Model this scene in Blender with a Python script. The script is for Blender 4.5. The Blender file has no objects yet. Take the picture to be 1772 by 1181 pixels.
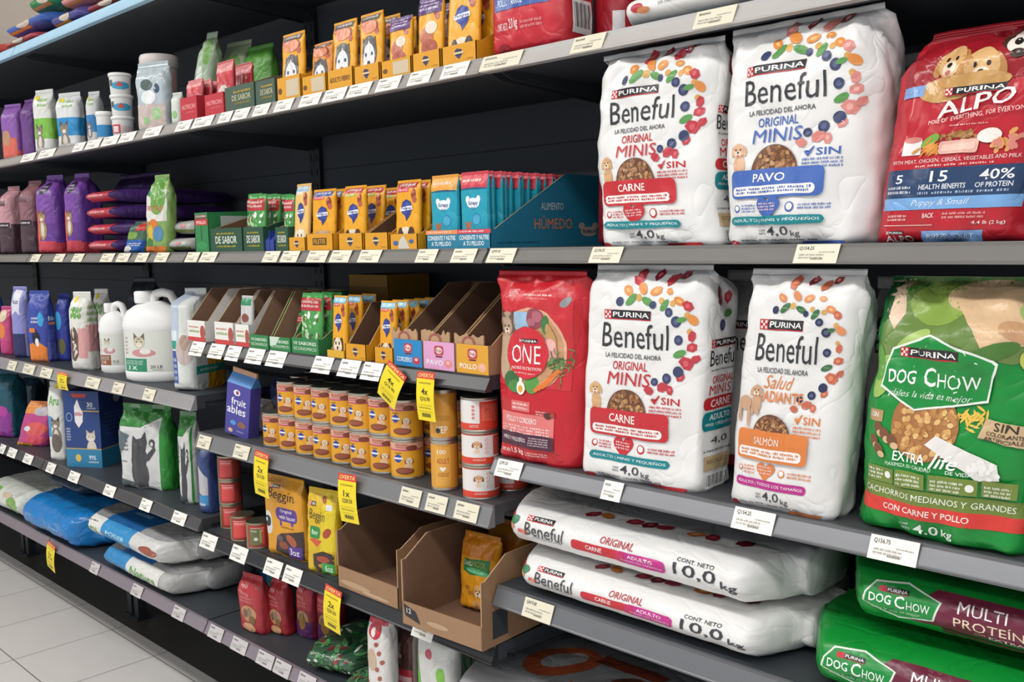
import bpy, bmesh, math, random
import numpy as np
from mathutils import Vector, Matrix, noise

# ---------------------------------------------------------------- camera, light, exposure
scn = bpy.context.scene
COL = scn.collection
FPX, CX, CY, CAMZ = 1650.0, 886.0, 590.5, 1.646
RV = Vector((0.71900026, 0.69473475, -0.01955123))
UV = Vector((-0.05821193, 0.08822949, 0.99439777))
FV = Vector((-0.69256768, 0.71383414, -0.10387887))
cd = bpy.data.cameras.new('camera'); cam = bpy.data.objects.new('camera', cd); COL.objects.link(cam)
cd.sensor_width = 36.0; cd.lens = 36.0 * FPX / 1772.0; cd.clip_start = 0.02; cd.clip_end = 60
mw = Matrix((RV, UV, -FV)).transposed().to_4x4(); mw.translation = (0, 0, CAMZ); cam.matrix_world = mw
scn.camera = cam
scn.view_settings.view_transform = 'Standard'; scn.view_settings.look = 'None'
scn.view_settings.gamma = 1.0; scn.view_settings.use_curve_mapping = False
scn.view_settings.exposure = 0.0
w = bpy.data.worlds.new('world'); scn.world = w; w.use_nodes = True
w.node_tree.nodes['Background'].inputs[0].default_value = (0.82, 0.9, 1.0, 1)
w.node_tree.nodes['Background'].inputs[1].default_value = 0.6

def area(name, loc, rot, sx, sy, power, col=(1, 1, 1)):
    l = bpy.data.lights.new(name, 'AREA'); l.shape = 'RECTANGLE'; l.size = sx; l.size_y = sy
    l.energy = power; l.color = col
    o = bpy.data.objects.new(name, l); COL.objects.link(o); o.location = loc; o.rotation_euler = rot
    return o
# fluorescent rows over the aisle, and one added behind the shelves (their housings are built further down)
area('overhead_light', (-2.2, -0.15, 3.28), (0, 0, 0), 9.0, 0.30, 148, (1.0, 0.985, 0.96))
area('overhead_light', (-6.0, 4.2, 3.28), (0, 0, 0), 9.0, 0.30, 900, (1.0, 0.985, 0.96))  # unseen row, added to brighten the wall behind the shelves
area('overhead_light', (-2.2, -2.3, 3.28), (0, 0, 0), 9.0, 0.30, 105, (1.0, 0.985, 0.96))

# ---------------------------------------------------------------- helpers: measuring
D = 1.42                                   # depth of the front edge of every shelf
def fx(px, Y, Z):
    Z = Z - CAMZ; q = px - CX
    return (FPX * (Y * RV.y + Z * RV.z) - q * (Y * FV.y + Z * FV.z)) / (q * FV.x - FPX * RV.x)
def fz(py, X, Y):
    q = CY - py
    return CAMZ + (FPX * (X * UV.x + Y * UV.y) - q * (X * FV.x + Y * FV.y)) / (q * FV.z - FPX * UV.z)

def px_of(X, Y, Z):
    v = Vector((X, Y, Z - CAMZ)); return CX + FPX * v.dot(RV) / v.dot(FV)

# ---------------------------------------------------------------- helpers: materials
def lin(c):
    c /= 255.0
    return c / 12.92 if c <= 0.04045 else ((c + 0.055) / 1.055) ** 2.4
MATS = {}
def mat(hexc, rough=0.45, metal=0.0, kind='p', alpha=1.0):
    key = (hexc, rough, metal, kind, alpha)
    if key in MATS: return MATS[key]
    c = [lin(int(hexc[i:i + 2], 16)) for i in (0, 2, 4)] + [1]
    m = bpy.data.materials.new('paint_' + hexc); m.use_nodes = True
    nt = m.node_tree; b = nt.nodes['Principled BSDF']
    b.inputs['Roughness'].default_value = rough; b.inputs['Metallic'].default_value = metal
    tc = nt.nodes.new('ShaderNodeTexCoord'); n = nt.nodes.new('ShaderNodeTexNoise')
    n.inputs['Scale'].default_value = {'p': 14, 'card': 60, 'metal': 9, 'board': 25}.get(kind, 14)
    n.inputs['Detail'].default_value = 3
    nt.links.new(tc.outputs['Object'], n.inputs['Vector'])
    mx = nt.nodes.new('ShaderNodeMix'); mx.data_type = 'RGBA'; mx.blend_type = 'MULTIPLY'
    k = {'p': 0.05, 'card': 0.16, 'metal': 0.12, 'board': 0.2}.get(kind, 0.05)
    mx.inputs[0].default_value = k; mx.inputs[6].default_value = c
    nt.links.new(n.outputs['Fac'], mx.inputs[7]); nt.links.new(mx.outputs[2], b.inputs['Base Color'])
    if kind == 'film':                                       # creased plastic film
        n2 = nt.nodes.new('ShaderNodeTexNoise'); n2.inputs['Scale'].default_value = 8; n2.inputs['Detail'].default_value = 2.5; n2.inputs['Distortion'].default_value = 1.2
        mt = nt.nodes.new('ShaderNodeMath'); mt.operation = 'SUBTRACT'; mt.inputs[1].default_value = .5
        ab = nt.nodes.new('ShaderNodeMath'); ab.operation = 'ABSOLUTE'; pw = nt.nodes.new('ShaderNodeMath'); pw.operation = 'POWER'; pw.inputs[1].default_value = .6
        nt.links.new(tc.outputs['Object'], n2.inputs['Vector']); nt.links.new(n2.outputs['Fac'], mt.inputs[0]); nt.links.new(mt.outputs[0], ab.inputs[0]); nt.links.new(ab.outputs[0], pw.inputs[0])
        bp = nt.nodes.new('ShaderNodeBump'); bp.inputs['Strength'].default_value = 0.55; bp.inputs['Distance'].default_value = 0.010
        nt.links.new(pw.outputs[0], bp.inputs['Height']); nt.links.new(bp.outputs[0], b.inputs['Normal'])
    if kind in ('card', 'board'):
        bp = nt.nodes.new('ShaderNodeBump'); bp.inputs['Strength'].default_value = 0.15; bp.inputs['Distance'].default_value = 0.002
        nt.links.new(n.outputs['Fac'], bp.inputs['Height']); nt.links.new(bp.outputs[0], b.inputs['Normal'])
    if alpha < 1:
        b.inputs['Alpha'].default_value = alpha
    MATS[key] = m
    return m

# ---------------------------------------------------------------- helpers: objects
class MB:
    """collects faces with materials, then links ONE mesh object"""
    def __init__(s): s.v = []; s.f = []; s.m = []; s.mats = []; s.sm = []
    def mi(s, m):
        if m not in s.mats: s.mats.append(m)
        return s.mats.index(m)
    def add(s, vs, fs, m, smooth=False):
        o = len(s.v); s.v += [tuple(v) for v in vs]; k = s.mi(m)
        for f in fs: s.f.append([o + i for i in f]); s.m.append(k); s.sm.append(smooth)
    def box(s, x0, x1, y0, y1, z0, z1, m):
        vs = [(x, y, z) for x in (x0, x1) for y in (y0, y1) for z in (z0, z1)]
        s.add(vs, [(0, 1, 3, 2), (4, 6, 7, 5), (0, 4, 5, 1), (2, 3, 7, 6), (0, 2, 6, 4), (1, 5, 7, 3)], m)
    def prism(s, pts, t0, t1, m, axis='x', m2=None):
        """polygon pts (a,b) extruded from t0 to t1 along axis; caps may take m2"""
        def P(a, b, t): return {'x': (t, a, b), 'y': (a, t, b), 'z': (a, b, t)}[axis]
        n = len(pts)
        vs = [P(a, b, t0) for a, b in pts] + [P(a, b, t1) for a, b in pts]
        s.add(vs, [(i, (i + 1) % n, n + (i + 1) % n, n + i) for i in range(n)], m)
        s.add(vs[:n], [tuple(range(n))[::-1]], m2 or m); s.add(vs[n:], [tuple(range(n))], m)
    def lathe(s, prof, m, seg=28, cx=0, cy=0, smooth=True, sc=(1, 1)):
        vs = []; n = len(prof)
        for r, z in prof:
            for k in range(seg):
                a = 2 * math.pi * k / seg; vs.append((cx + sc[0] * r * math.cos(a), cy + sc[1] * r * math.sin(a), z))
        fs = [(i * seg + k, i * seg + (k + 1) % seg, (i + 1) * seg + (k + 1) % seg, (i + 1) * seg + k) for i in range(n - 1) for k in range(seg)]
        s.add(vs, fs, m, smooth)
        s.add(vs[:seg], [tuple(range(seg))[::-1]], m); s.add(vs[-seg:], [tuple(range(seg))], m)
    def build(s, name, parent=None, recalc=False, bevel=0):
        me = bpy.data.meshes.new(name); me.from_pydata(s.v, [], s.f)
        for m in s.mats: me.materials.append(m)
        me.polygons.foreach_set('material_index', s.m); me.polygons.foreach_set('use_smooth', s.sm)
        me.update()
        if recalc:
            bm = bmesh.new(); bm.from_mesh(me); bmesh.ops.recalc_face_normals(bm, faces=bm.faces); bm.to_mesh(me); bm.free()
        o = bpy.data.objects.new(name, me); COL.objects.link(o)
        if parent: o.parent = parent
        if bevel:
            b = o.modifiers.new('bevel', 'BEVEL'); b.width = bevel; b.segments = 2; b.limit_method = 'ANGLE'
        return o
def tag(o, label, cat, group=None):
    o['label'] = label; o['category'] = cat
    if group: o['group'] = group
    return o
def thing(name, label, cat, loc=(0, 0, 0), rz=0.0, group=None, rx=0.0, ry=0.0):
    o = bpy.data.objects.new(name, None); o.empty_display_size = 0.05; COL.objects.link(o)
    o.location = loc; o.rotation_mode = 'ZXY' if False else 'XYZ'; o.rotation_euler = (rx, ry, rz)
    return tag(o, label, cat, group)
def struct(o): o['kind'] = 'structure'; return o
def dup(src, loc, rz, label, group=None, rx=None, scale=None):
    r = src.copy(); COL.objects.link(r); r.location = loc
    e = list(r.rotation_euler); e[2] = rz
    if rx is not None: e[0] = rx
    r.rotation_euler = e
    if scale: r.scale = scale
    r['label'] = label
    if group: r['group'] = group
    for ch in list(src.children):
        c = ch.copy(); COL.objects.link(c); c.parent = r
        for g in list(ch.children):
            d = g.copy(); COL.objects.link(d); d.parent = c
    return r

# ---------------------------------------------------------------- helpers: printed artwork
# an Art is a list of flat coloured triangles in a 0..100 x 0..100 frame (x right, y DOWN from the top)
TXT = {}
def glyphs(s, bold=0.0, shear=0.0):
    bold = 0.0 if 'M' in s or 'W' in s else min(bold, .013)
    key = (s, bold, shear)
    if key in TXT: return TXT[key]
    c = bpy.data.curves.new('t', 'FONT'); c.body = s; c.resolution_u = 2; c.offset = bold; c.shear = shear
    o = bpy.data.objects.new('t', c)
    me = bpy.data.meshes.new_from_object(o)
    me.calc_loop_triangles()
    V = np.array([v.co[:2] for v in me.vertices]) if len(me.vertices) else np.zeros((0, 2))
    T = [tuple(t.vertices) for t in me.loop_triangles]
    bpy.data.objects.remove(o); bpy.data.curves.remove(c); bpy.data.meshes.remove(me)
    if len(V):
        V = V - V.min(0); V = V / np.maximum(V.max(0), 1e-6)
    TXT[key] = (V, T)
    return V, T
class Art:
    def __init__(s, asp=1.5): s.ops = []; s.asp = asp; s.g = 0; s.gn = 0      # asp = height / width of the printed face
    def begin(s): s.gn += 1; s.g = s.gn; return s           # shapes of one clump share their layers
    def end(s): s.g = 0; return s
    def tri(s, V, T, col, big=True): s.ops.append((np.array(V, float), T, col, s.g)); return s
    def rect(s, x0, y0, x1, y1, col): return s.poly([(x0, y0), (x1, y0), (x1, y1), (x0, y1)], col)
    def poly(s, pts, col): 
        n = len(pts)
        c = (sum(p[0] for p in pts) / n, sum(p[1] for p in pts) / n)
        return s.tri(list(pts) + [c], [(i, (i + 1) % n, n) for i in range(n)], col)
    def ell(s, cx, cy, rx, ry=None, col='FFFFFF', rot=0, n=18, a0=0, a1=360):
        if ry is None: ry = rx / s.asp
        r = math.radians(rot); pts = []
        full = abs(a1 - a0) >= 360
        for k in range(n if full else n + 1):
            a = math.radians(a0 + (a1 - a0) * k / n); x = rx * math.cos(a); y = ry * s.asp * math.sin(a)
            pts.append((cx + x * math.cos(r) - y * math.sin(r), cy + (x * math.sin(r) + y * math.cos(r)) / s.asp))
        return s.poly(pts, col)
    def rr(s, x0, y0, x1, y1, col, r=3.0):                  # rounded bar
        pts = []
        for (cx, cy, a) in ((x1 - r, y0 + r / s.asp, -90), (x1 - r, y1 - r / s.asp, 0), (x0 + r, y1 - r / s.asp, 90), (x0 + r, y0 + r / s.asp, 180)):
            for k in range(4):
                t = math.radians(a + 30 * k); pts.append((cx + r * math.cos(t), cy + r / s.asp * math.sin(t)))
        return s.poly(pts, col)
    def text(s, t, x0, y0, x1, y1, col, bold=0.0, shear=0.0, rot=0.0):
        V, T = glyphs(t, bold, shear)
        if not len(V): return s
        x = x0 + V[:, 0] * (x1 - x0); y = y1 - V[:, 1] * (y1 - y0)
        if rot:
            r = math.radians(rot); cx, cy = (x0 + x1) / 2, (y0 + y1) / 2
            dx = x - cx; dy = (y - cy) * s.asp
            x, y = cx + dx * math.cos(r) - dy * math.sin(r), cy + (dx * math.sin(r) + dy * math.cos(r)) / s.asp
        return s.tri(np.stack([x, y], 1), T, col, False)
    def lines(s, x0, y0, x1, y1, n, col, seed=1):          # tiny illegible print
        R = random.Random(seed); h = (y1 - y0) / n; own = not s.g
        if own: s.begin()
        for i in range(n):
            x = x0
            u = max(.7, (x1 - x0) / 34); q = 0
            while x < x1 - u:
                wd = u * R.choice((.35, .6, .8)); t0 = R.choice((.15, .15, .32)); s.rect(x, y0 + i * h + h * t0, min(x + wd, x1), y0 + i * h + h * .75, col); x += wd + u * .4; q += 1
                if q > R.randint(3, 8): x += u * .9; q = 0
        if own: s.end()
        return s
    def heart(s, cx, cy, r, col):
        pts = []
        for k in range(24):
            t = 2 * math.pi * k / 24
            pts.append((cx + r * math.sin(t) ** 3, cy - r / s.asp * (0.81 * math.cos(t) - 0.31 * math.cos(2 * t) - 0.12 * math.cos(3 * t) - 0.06 * math.cos(4 * t))))
        return s.poly(pts, col)
    def logo(s, x0, y0, x1, y1, word=True):                # checkered square and black word bar
        h = y1 - y0; sq = h * s.asp
        s.rect(x0, y0, x1, y1, 'C8202C'); s.rect(x0 + sq * 1.02, y0, x1, y0 + h * .9, '26262A')
        g = sq * .78 / 3; gx = x0 + sq * .12; gy = y0 + h * .11
        for i in range(3):
            for j in range(3):
                if (i + j) % 2 == 0: s.rect(gx + i * g, gy + j * g / s.asp, gx + (i + 1) * g, gy + (j + 1) * g / s.asp, 'F4E4E0')
        if word: s.text('PURINA', x0 + sq * 1.25, y0 + h * .2, x1 - sq * .15, y0 + h * .74, 'F6F4F0', .02)
        return s
    def dog(s, cx, cy, r, col='C89A6A', dark='7A5230', body=True, nose='2A2020'):
        a = s.asp
        if body: s.ell(cx + r * .1, cy + 2.0 * r / a, r * .95, 1.5 * r / a, col); s.ell(cx - r * .5, cy + 3.1 * r / a, r * .28, .8 * r / a, col); s.ell(cx + r * .5, cy + 3.1 * r / a, r * .28, .8 * r / a, col)
        s.ell(cx - r * .85, cy + .1 * r / a, r * .35, .75 * r / a, dark, 15); s.ell(cx + r * .85, cy + .1 * r / a, r * .35, .75 * r / a, dark, -15)
        s.ell(cx, cy, r * .88, .95 * r / a, col); s.ell(cx, cy + .42 * r / a, r * .5, .42 * r / a, 'F0DCC0')
        s.ell(cx, cy + .25 * r / a, r * .18, .13 * r / a, nose); s.ell(cx - r * .35, cy - .12 * r / a, r * .11, .12 * r / a, nose); s.ell(cx + r * .35, cy - .12 * r / a, r * .11, .12 * r / a, nose)
        s.ell(cx, cy + .68 * r / a, r * .2, .14 * r / a, 'C86A6A')
        return s
    def cat(s, cx, cy, r, col='8A8078', dark='5A524C', eye='B8B050', body=True):
        a = s.asp
        if body: s.ell(cx + r * .1, cy + 2.3 * r / a, r * 1.05, 1.8 * r / a, col); s.ell(cx + r * .1, cy + 2.2 * r / a, r * .5, 1.3 * r / a, 'D8D0C4')
        for sg in (-1, 1): s.poly([(cx + sg * r * .15, cy - .7 * r / a), (cx + sg * r * .9, cy - 1.45 * r / a), (cx + sg * r * .95, cy - .2 * r / a)], dark)
        s.ell(cx, cy, r, .85 * r / a, col); s.ell(cx, cy + .35 * r / a, r * .45, .32 * r / a, 'E8E0D8')
        s.ell(cx - r * .4, cy - .1 * r / a, r * .15, .1 * r / a, eye); s.ell(cx + r * .4, cy - .1 * r / a, r * .15, .1 * r / a, eye)
        s.ell(cx - r * .4, cy - .1 * r / a, r * .05, .09 * r / a, '1A1A1A'); s.ell(cx + r * .4, cy - .1 * r / a, r * .05, .09 * r / a, '1A1A1A')
        s.ell(cx, cy + .22 * r / a, r * .1, .07 * r / a, 'B06060')
        for k in (-1, 0, 1): s.rect(cx + k * r * .25 - r * .05, cy - .7 * r / a, cx + k * r * .25 + r * .05, cy - .35 * r / a, dark)
        return s
    def kibble(s, cx, cy, rx, col='6A4630', seed=3, half=True, n=70, cols=('A87850', '8A5C3A', 'C09468', '74492C')):
        R = random.Random(seed); a0, a1 = (180, 360) if half else (0, 360)
        s.ell(cx, cy, rx, None, col, 0, 20, a0, a1); s.begin()
        for k in range(n):
            t = math.radians(R.uniform(a0 + 6, a1 - 6)); q = math.sqrt(R.random()) * .9
            s.ell(cx + rx * q * math.cos(t), cy + rx / s.asp * q * math.sin(t), rx * .1, rx * .075 / s.asp, cols[k % len(cols)], R.uniform(0, 180), 7)
        s.end(); return s
    def put(s, mb, P, S, rough=.4, kind='p', lift=.0005, maxlen=0.02, step=.00024):
        """P(u,v)->(point, normal) with u right, v down in 0..1; S = (width, height) of the face in metres"""
        boxes = []; cnt = {}
        for k, (V, T, col, big) in enumerate(s.ops):
            lo = V.min(0); hi = V.max(0); k = 0
            for (l2, h2, k2, g2) in boxes:
                if k2 >= k and not (big and g2 == big) and l2[0] < hi[0] and h2[0] > lo[0] and l2[1] < hi[1] and h2[1] > lo[1]: k = k2 + 1
            if big: cnt[big] = cnt.get(big, 0) + 1; k += cnt[big] % 3
            k = min(k, 16); boxes.append((lo, hi, k, big))
            pts = [tuple(p) for p in V / 100.0]; tris = list(T)
            if maxlen < 1:
                out = []; stack = tris
                while stack:
                    t = stack.pop(); best = 0; bi = 0
                    for i in range(3):
                        a = pts[t[i]]; b = pts[t[(i + 1) % 3]]
                        l = math.hypot((a[0] - b[0]) * S[0], (a[1] - b[1]) * S[1])
                        if l > best: best = l; bi = i
                    if best <= maxlen or len(pts) > 6000: out.append(t); continue
                    i, j, q = t[bi], t[(bi + 1) % 3], t[(bi + 2) % 3]
                    pts.append(((pts[i][0] + pts[j][0]) / 2, (pts[i][1] + pts[j][1]) / 2)); n = len(pts) - 1
                    stack.append((i, n, q)); stack.append((n, j, q))
                tris = out
            off = lift + step * k; vs = []
            for (u, v) in pts:
                p, nn = P(min(max(u, 0.0), 1.0), min(max(v, 0.0), 1.0)); vs.append((p[0] + nn[0] * off, p[1] + nn[1] * off, p[2] + nn[2] * off))
            if col.startswith('m'): m = mat(col[1:], .25, .9)
            else: m = mat(col, rough, 0.0, kind)
            mb.add(vs, tris, m, True)

def flatP(x0, x1, z0, z1, y):                               # printed face looking towards -y
    return lambda u, v: ((x0 + u * (x1 - x0), y, z1 + v * (z0 - z1)), (0, -1, 0))
def sideP(y0, y1, z0, z1, x):                               # printed face looking towards +x
    return lambda u, v: ((x, y0 + u * (y1 - y0), z1 + v * (z0 - z1)), (1, 0, 0))

# ---------------------------------------------------------------- helpers: sacks and pouches
def sack_grid(w, h, d, res=.009, r=None, bulge=.18, top=.22, bot=.035, seal=.06, seed=0, wr=1.0, sway=0.0, shear=0.0, lean=0.0,
              fold=0.0, pinch=0.0, waist=0.0, topw=0.0, slump=0.0, bseal=.72, ff=0.0, tmin=0.0):
    """ring grid of a filled bag standing on z=0, front face towards -y at y=0 .. back at y=d"""
    nf = int(min(44, max(10, w / res))); ns = int(min(16, max(3, d / res))); nr = int(min(64, max(14, h / res)))
    G = np.zeros((nr + 1, 2 * (nf + ns), 3)); a0, b0 = w / 2, d / 2
    R = random.Random(seed); ph = [R.uniform(0, 6.28) for _ in range(6)]
    for j in range(nr + 1):
        t = j / nr
        tt = max(0.0, (t - (1 - top - seal)) / top) if t < 1 - seal else 1.0
        kb = math.cos(min(tt, 1) * math.pi / 2) ** .8 if tt < 1 else 0.0
        if bot > 0 and t < bot: kb *= bseal + (1 - bseal) * math.sin(t / bot * math.pi / 2)
        kb = max(kb, tmin); b = max(b0 * kb, .0012); a = a0 * (1 + topw * min(tt, 1) - waist * math.sin(math.pi * t))
        if pinch and t < bot * 2: a *= 1 - pinch * (1 - t / (bot * 2)) ** 2
        rr = min(r if r else b0 * .9, b * .98, a * .5)
        L1, L2 = a - rr, b - rr; arc = rr * math.pi / 2
        zc = h * t; k = 0
        slx = shear * t * h + sway * math.sin(math.pi * t * 1.3 + ph[0]) * w
        sly = lean * t * h + fold * max(0, t - .8) ** 1.5 * h
        sly -= (b0 - b) * ff
        for patch in range(4):
            n = nf if patch % 2 == 0 else ns
            Lx = (L1 if patch % 2 == 0 else L2) * 2; tot = Lx + arc
            for i in range(n):
                s = tot * i / n
                if s < arc / 2: ang = -math.pi / 4 + s / rr; p = (-Lx / 2 + rr * math.sin(ang), -rr * math.cos(ang)); 
                elif s > arc / 2 + Lx: ang = (s - arc / 2 - Lx) / rr; p = (Lx / 2 + rr * math.sin(ang), -rr * math.cos(ang))
                else: p = (-Lx / 2 + s - arc / 2, -rr)
                u = i / n; bl = bulge * min(1, .25 + t / .12) * (b if patch % 2 == 0 else b * .25) * math.sin(math.pi * u)
                oth = L2 if patch % 2 == 0 else L1
                x, y = p[0], p[1] - oth - bl
                if patch == 1: x, y = -y, x
                elif patch == 2: x, y = -x, -y
                elif patch == 3: x, y = y, -x
                q = Vector((x * 1.0, y * 1.0, zc))
                e1 = math.exp(-(1 - t) / .16); e2 = math.exp(-t / .07)
                am = (.0030 + .013 * e1 * (0 if t > 1 - seal * .6 else 1) + .005 * e2) * wr * min(1, w / .25)
                f1 = 26 * min(3, .25 / w)
                nz = noise.noise(Vector((x * f1, y * f1 + seed, zc * f1 * .35 + seed * 1.7)))
                rd = (1 - abs(noise.noise(Vector((x * f1 * .8 + zc * f1 * .5, y * f1 + 5 + seed, zc * f1 * .6 - x * f1 * .3)))) * 3)
                dd = am * (nz * 1.3 + .5 * rd)
                dd += wr * .0065 * min(1, w / .25) * noise.noise(Vector((x * 9, y * 9, zc * 9 + seed * 3.1)))
                ln = math.hypot(x, y) + 1e-6; nx, ny = (0, -1) if patch == 0 else (1, 0) if patch == 1 else (0, 1) if patch == 2 else (-1, 0)
                if b < .004: dd *= .5; 
                dz = -slump * (1 - abs(x) / a) * e1 * h
                if b < .004: G[j, k] = (x + slx, y + b0 + dd * 1.0 * (1) + sly if True else 0, zc + dz)
                else: G[j, k] = (x + nx * dd + slx, y + ny * dd + b0 + sly, zc + dz)
                if b < .004:   # flat seal: both walls wave together
                    wv = wr * .006 * min(1, w / .25) * noise.noise(Vector((x * 22, seed, zc * 5)))
                    G[j, k] = (x + slx, y + b0 + wv + sly, zc + dz)
                k += 1
    G[:, :, 2] -= G[:, :, 2].min() if slump == 0 else G[0, :, 2].min()
    return G, nf, ns, nr
def grid_P(G, i0, n, flipv=True, rot=False):
    """printed face over ring columns i0..i0+n"""
    J, K = G.shape[0] - 1, G.shape[1]
    def at_(s, t):
        x = s * n; i = min(int(x), n - 1); fu = x - i; y = t * J; j = min(int(y), J - 1); fv = y - j
        a = G[j, (i0 + i) % K]; b = G[j, (i0 + i + 1) % K]; c = G[j + 1, (i0 + i) % K]; d = G[j + 1, (i0 + i + 1) % K]
        p = a * (1 - fu) * (1 - fv) + b * fu * (1 - fv) + c * (1 - fu) * fv + d * fu * fv
        du = (b - a) * (1 - fv) + (d - c) * fv; dv = (c - a) * (1 - fu) + (d - b) * fu
        nn = (du[1] * dv[2] - du[2] * dv[1], du[2] * dv[0] - du[0] * dv[2], du[0] * dv[1] - du[1] * dv[0])
        l = math.sqrt(nn[0] ** 2 + nn[1] ** 2 + nn[2] ** 2) or 1
        return p, (nn[0] / l, nn[1] / l, nn[2] / l)
    if rot: return lambda u, v: at_(v, u)
    return lambda u, v: at_(u, 1 - v)
def sack_mesh(mb, G, base, rough=.38):
    J, K = G.shape[0] - 1, G.shape[1]; m = mat(base, rough, 0.0, 'film')
    vs = G.reshape(-1, 3)
    fs = [(j * K + k, j * K + (k + 1) % K, (j + 1) * K + (k + 1) % K, (j + 1) * K + k) for j in range(J) for k in range(K)]
    fs.append(tuple(range(K))[::-1]); fs.append(tuple(J * K + k for k in range(K)))
    mb.add(vs, fs, m, True)

def front_fit(xl, xr, z, dy, rz):
    """X of the front's middle, Y of it, and its width, from where its two lower corners are seen"""
    Y0 = D + dy; s, c = math.sin(rz), math.cos(rz)
    X0 = fx(xl, Y0, z); a = fx(xr, Y0, z); b = fx(xr, Y0 + 1, z) - a
    wd = max((a - X0) / (c - b * s), .01)
    return (X0 + wd / 2 * c, Y0 + wd / 2 * s, wd)

def bag(name, cat, label, xl, xr, ytop, z, dy=.03, rz=0, d=.1, base='FFFFFF', art=None, side=None, asp=None, group=None, seal_col=None,
        rough=.36, seed=None, rx=0.0, ydev=0.0, h=None, res=None, sealpart=True, **kw):
    rz = math.radians(rz); X, Y, wd = front_fit(xl, xr, z, dy, rz)
    if h is None: h = fz(ytop, X + ydev, Y + (0.5 * d if kw.get('top', .22) > .15 else .2 * d)) - z
    seed = seed if seed is not None else int(xl + ytop) % 97
    if res is None: res = .009 if wd > .15 else .007 if wd > .08 else .006
    G, nf, ns, nr = sack_grid(wd, h, d, seed=seed, res=res, **kw)
    t = thing(name, label, cat, (X, Y, z), rz, group, rx=math.radians(rx))
    seal = kw.get('seal', .06); js = int(round(nr * (1 - seal)))
    mb = MB()
    if sealpart and seal >= .03:
        sack_mesh(mb, G[:js + 1], base, rough)
    else: sack_mesh(mb, G, base, rough)
    if art:
        A = Art(h / wd); art(A); A.put(mb, grid_P(G, 0, nf), (wd, h), rough, 'film', maxlen=max(.006, min(.009, wd / 16)), lift=.0011 if wd > .15 else .0006, step=.00035 if wd > .15 else .00022)
    if side:
        A = Art(h / d); side(A); A.put(mb, grid_P(G, nf, ns), (d, h), rough, 'film', maxlen=max(.006, min(.009, wd / 16)), lift=.0011 if wd > .15 else .0006, step=.00035 if wd > .15 else .00022)
    mb.build('bag_body', t)
    if sealpart and seal >= .03:
        m2 = MB(); sack_mesh(m2, G[js:], seal_col or base, rough)
        for k in range(1, 4):                                  # crimp lines pressed into the seal
            zz = 1 - seal * (k / 4.2)
            P = grid_P(G, 0, nf); n = 16
            vs = []; 
            for i in range(n + 1):
                for e in (-.0007, .0007):
                    p, nn = P(i / n, 1 - zz); vs.append((p[0] + nn[0] * .0011, p[1] + nn[1] * .0011, p[2] + e))
            m2.add(vs, [(2 * i, 2 * i + 2, 2 * i + 3, 2 * i + 1) for i in range(n)], mat(seal_col or base, rough + .15))
        m2.build('top_seal', t)
    return t

def lying(name, cat, label, x0, x1, Y, z, th, dep, base, art=None, topart=None, rz=0, rough=.4, seed=1, group=None, rx=0, ry=0, res=.009, **kw):
    """a sack lying on its broad face; length from X=x0 to x1, printed gusset towards the aisle"""
    L = x1 - x0
    k = dict(top=.10, bot=.10, bseal=.5, seal=.012, r=th * .2, bulge=.14, tmin=.42); k.update(kw)
    G, nf, ns, nr = sack_grid(th, L, dep, seed=seed, res=res, **k)
    Q = np.empty_like(G); Q[..., 0] = G[..., 2]; Q[..., 1] = G[..., 1]; Q[..., 2] = th / 2 - G[..., 0]
    Q[..., 2] -= Q[..., 2].min(); Q[..., 2] *= (th - .002) / Q[..., 2].max()
    Q[..., 1] -= max(0, 0) ; Q[..., 0] = np.clip(Q[..., 0], 0, L)
    t = thing(name, label, cat, (x0, Y, z + .0015), math.radians(rz), group, math.radians(rx), math.radians(ry))
    mb = MB(); sack_mesh(mb, Q, base, rough)
    if art:
        A = Art(th / L); art(A); A.put(mb, grid_P(Q, 0, nf, rot=True), (L, th), rough, 'film', maxlen=.008, lift=.0013, step=.0004)
    if topart:
        A = Art(dep / L); topart(A); A.put(mb, (lambda f: (lambda u, v: f(u, v)))(grid_P(Q, 2 * nf + ns, ns, rot=True)), (L, dep), rough, 'film', maxlen=.01, lift=.0013, step=.0004)
    mb.build('bag_body', t)
    return t

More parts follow.
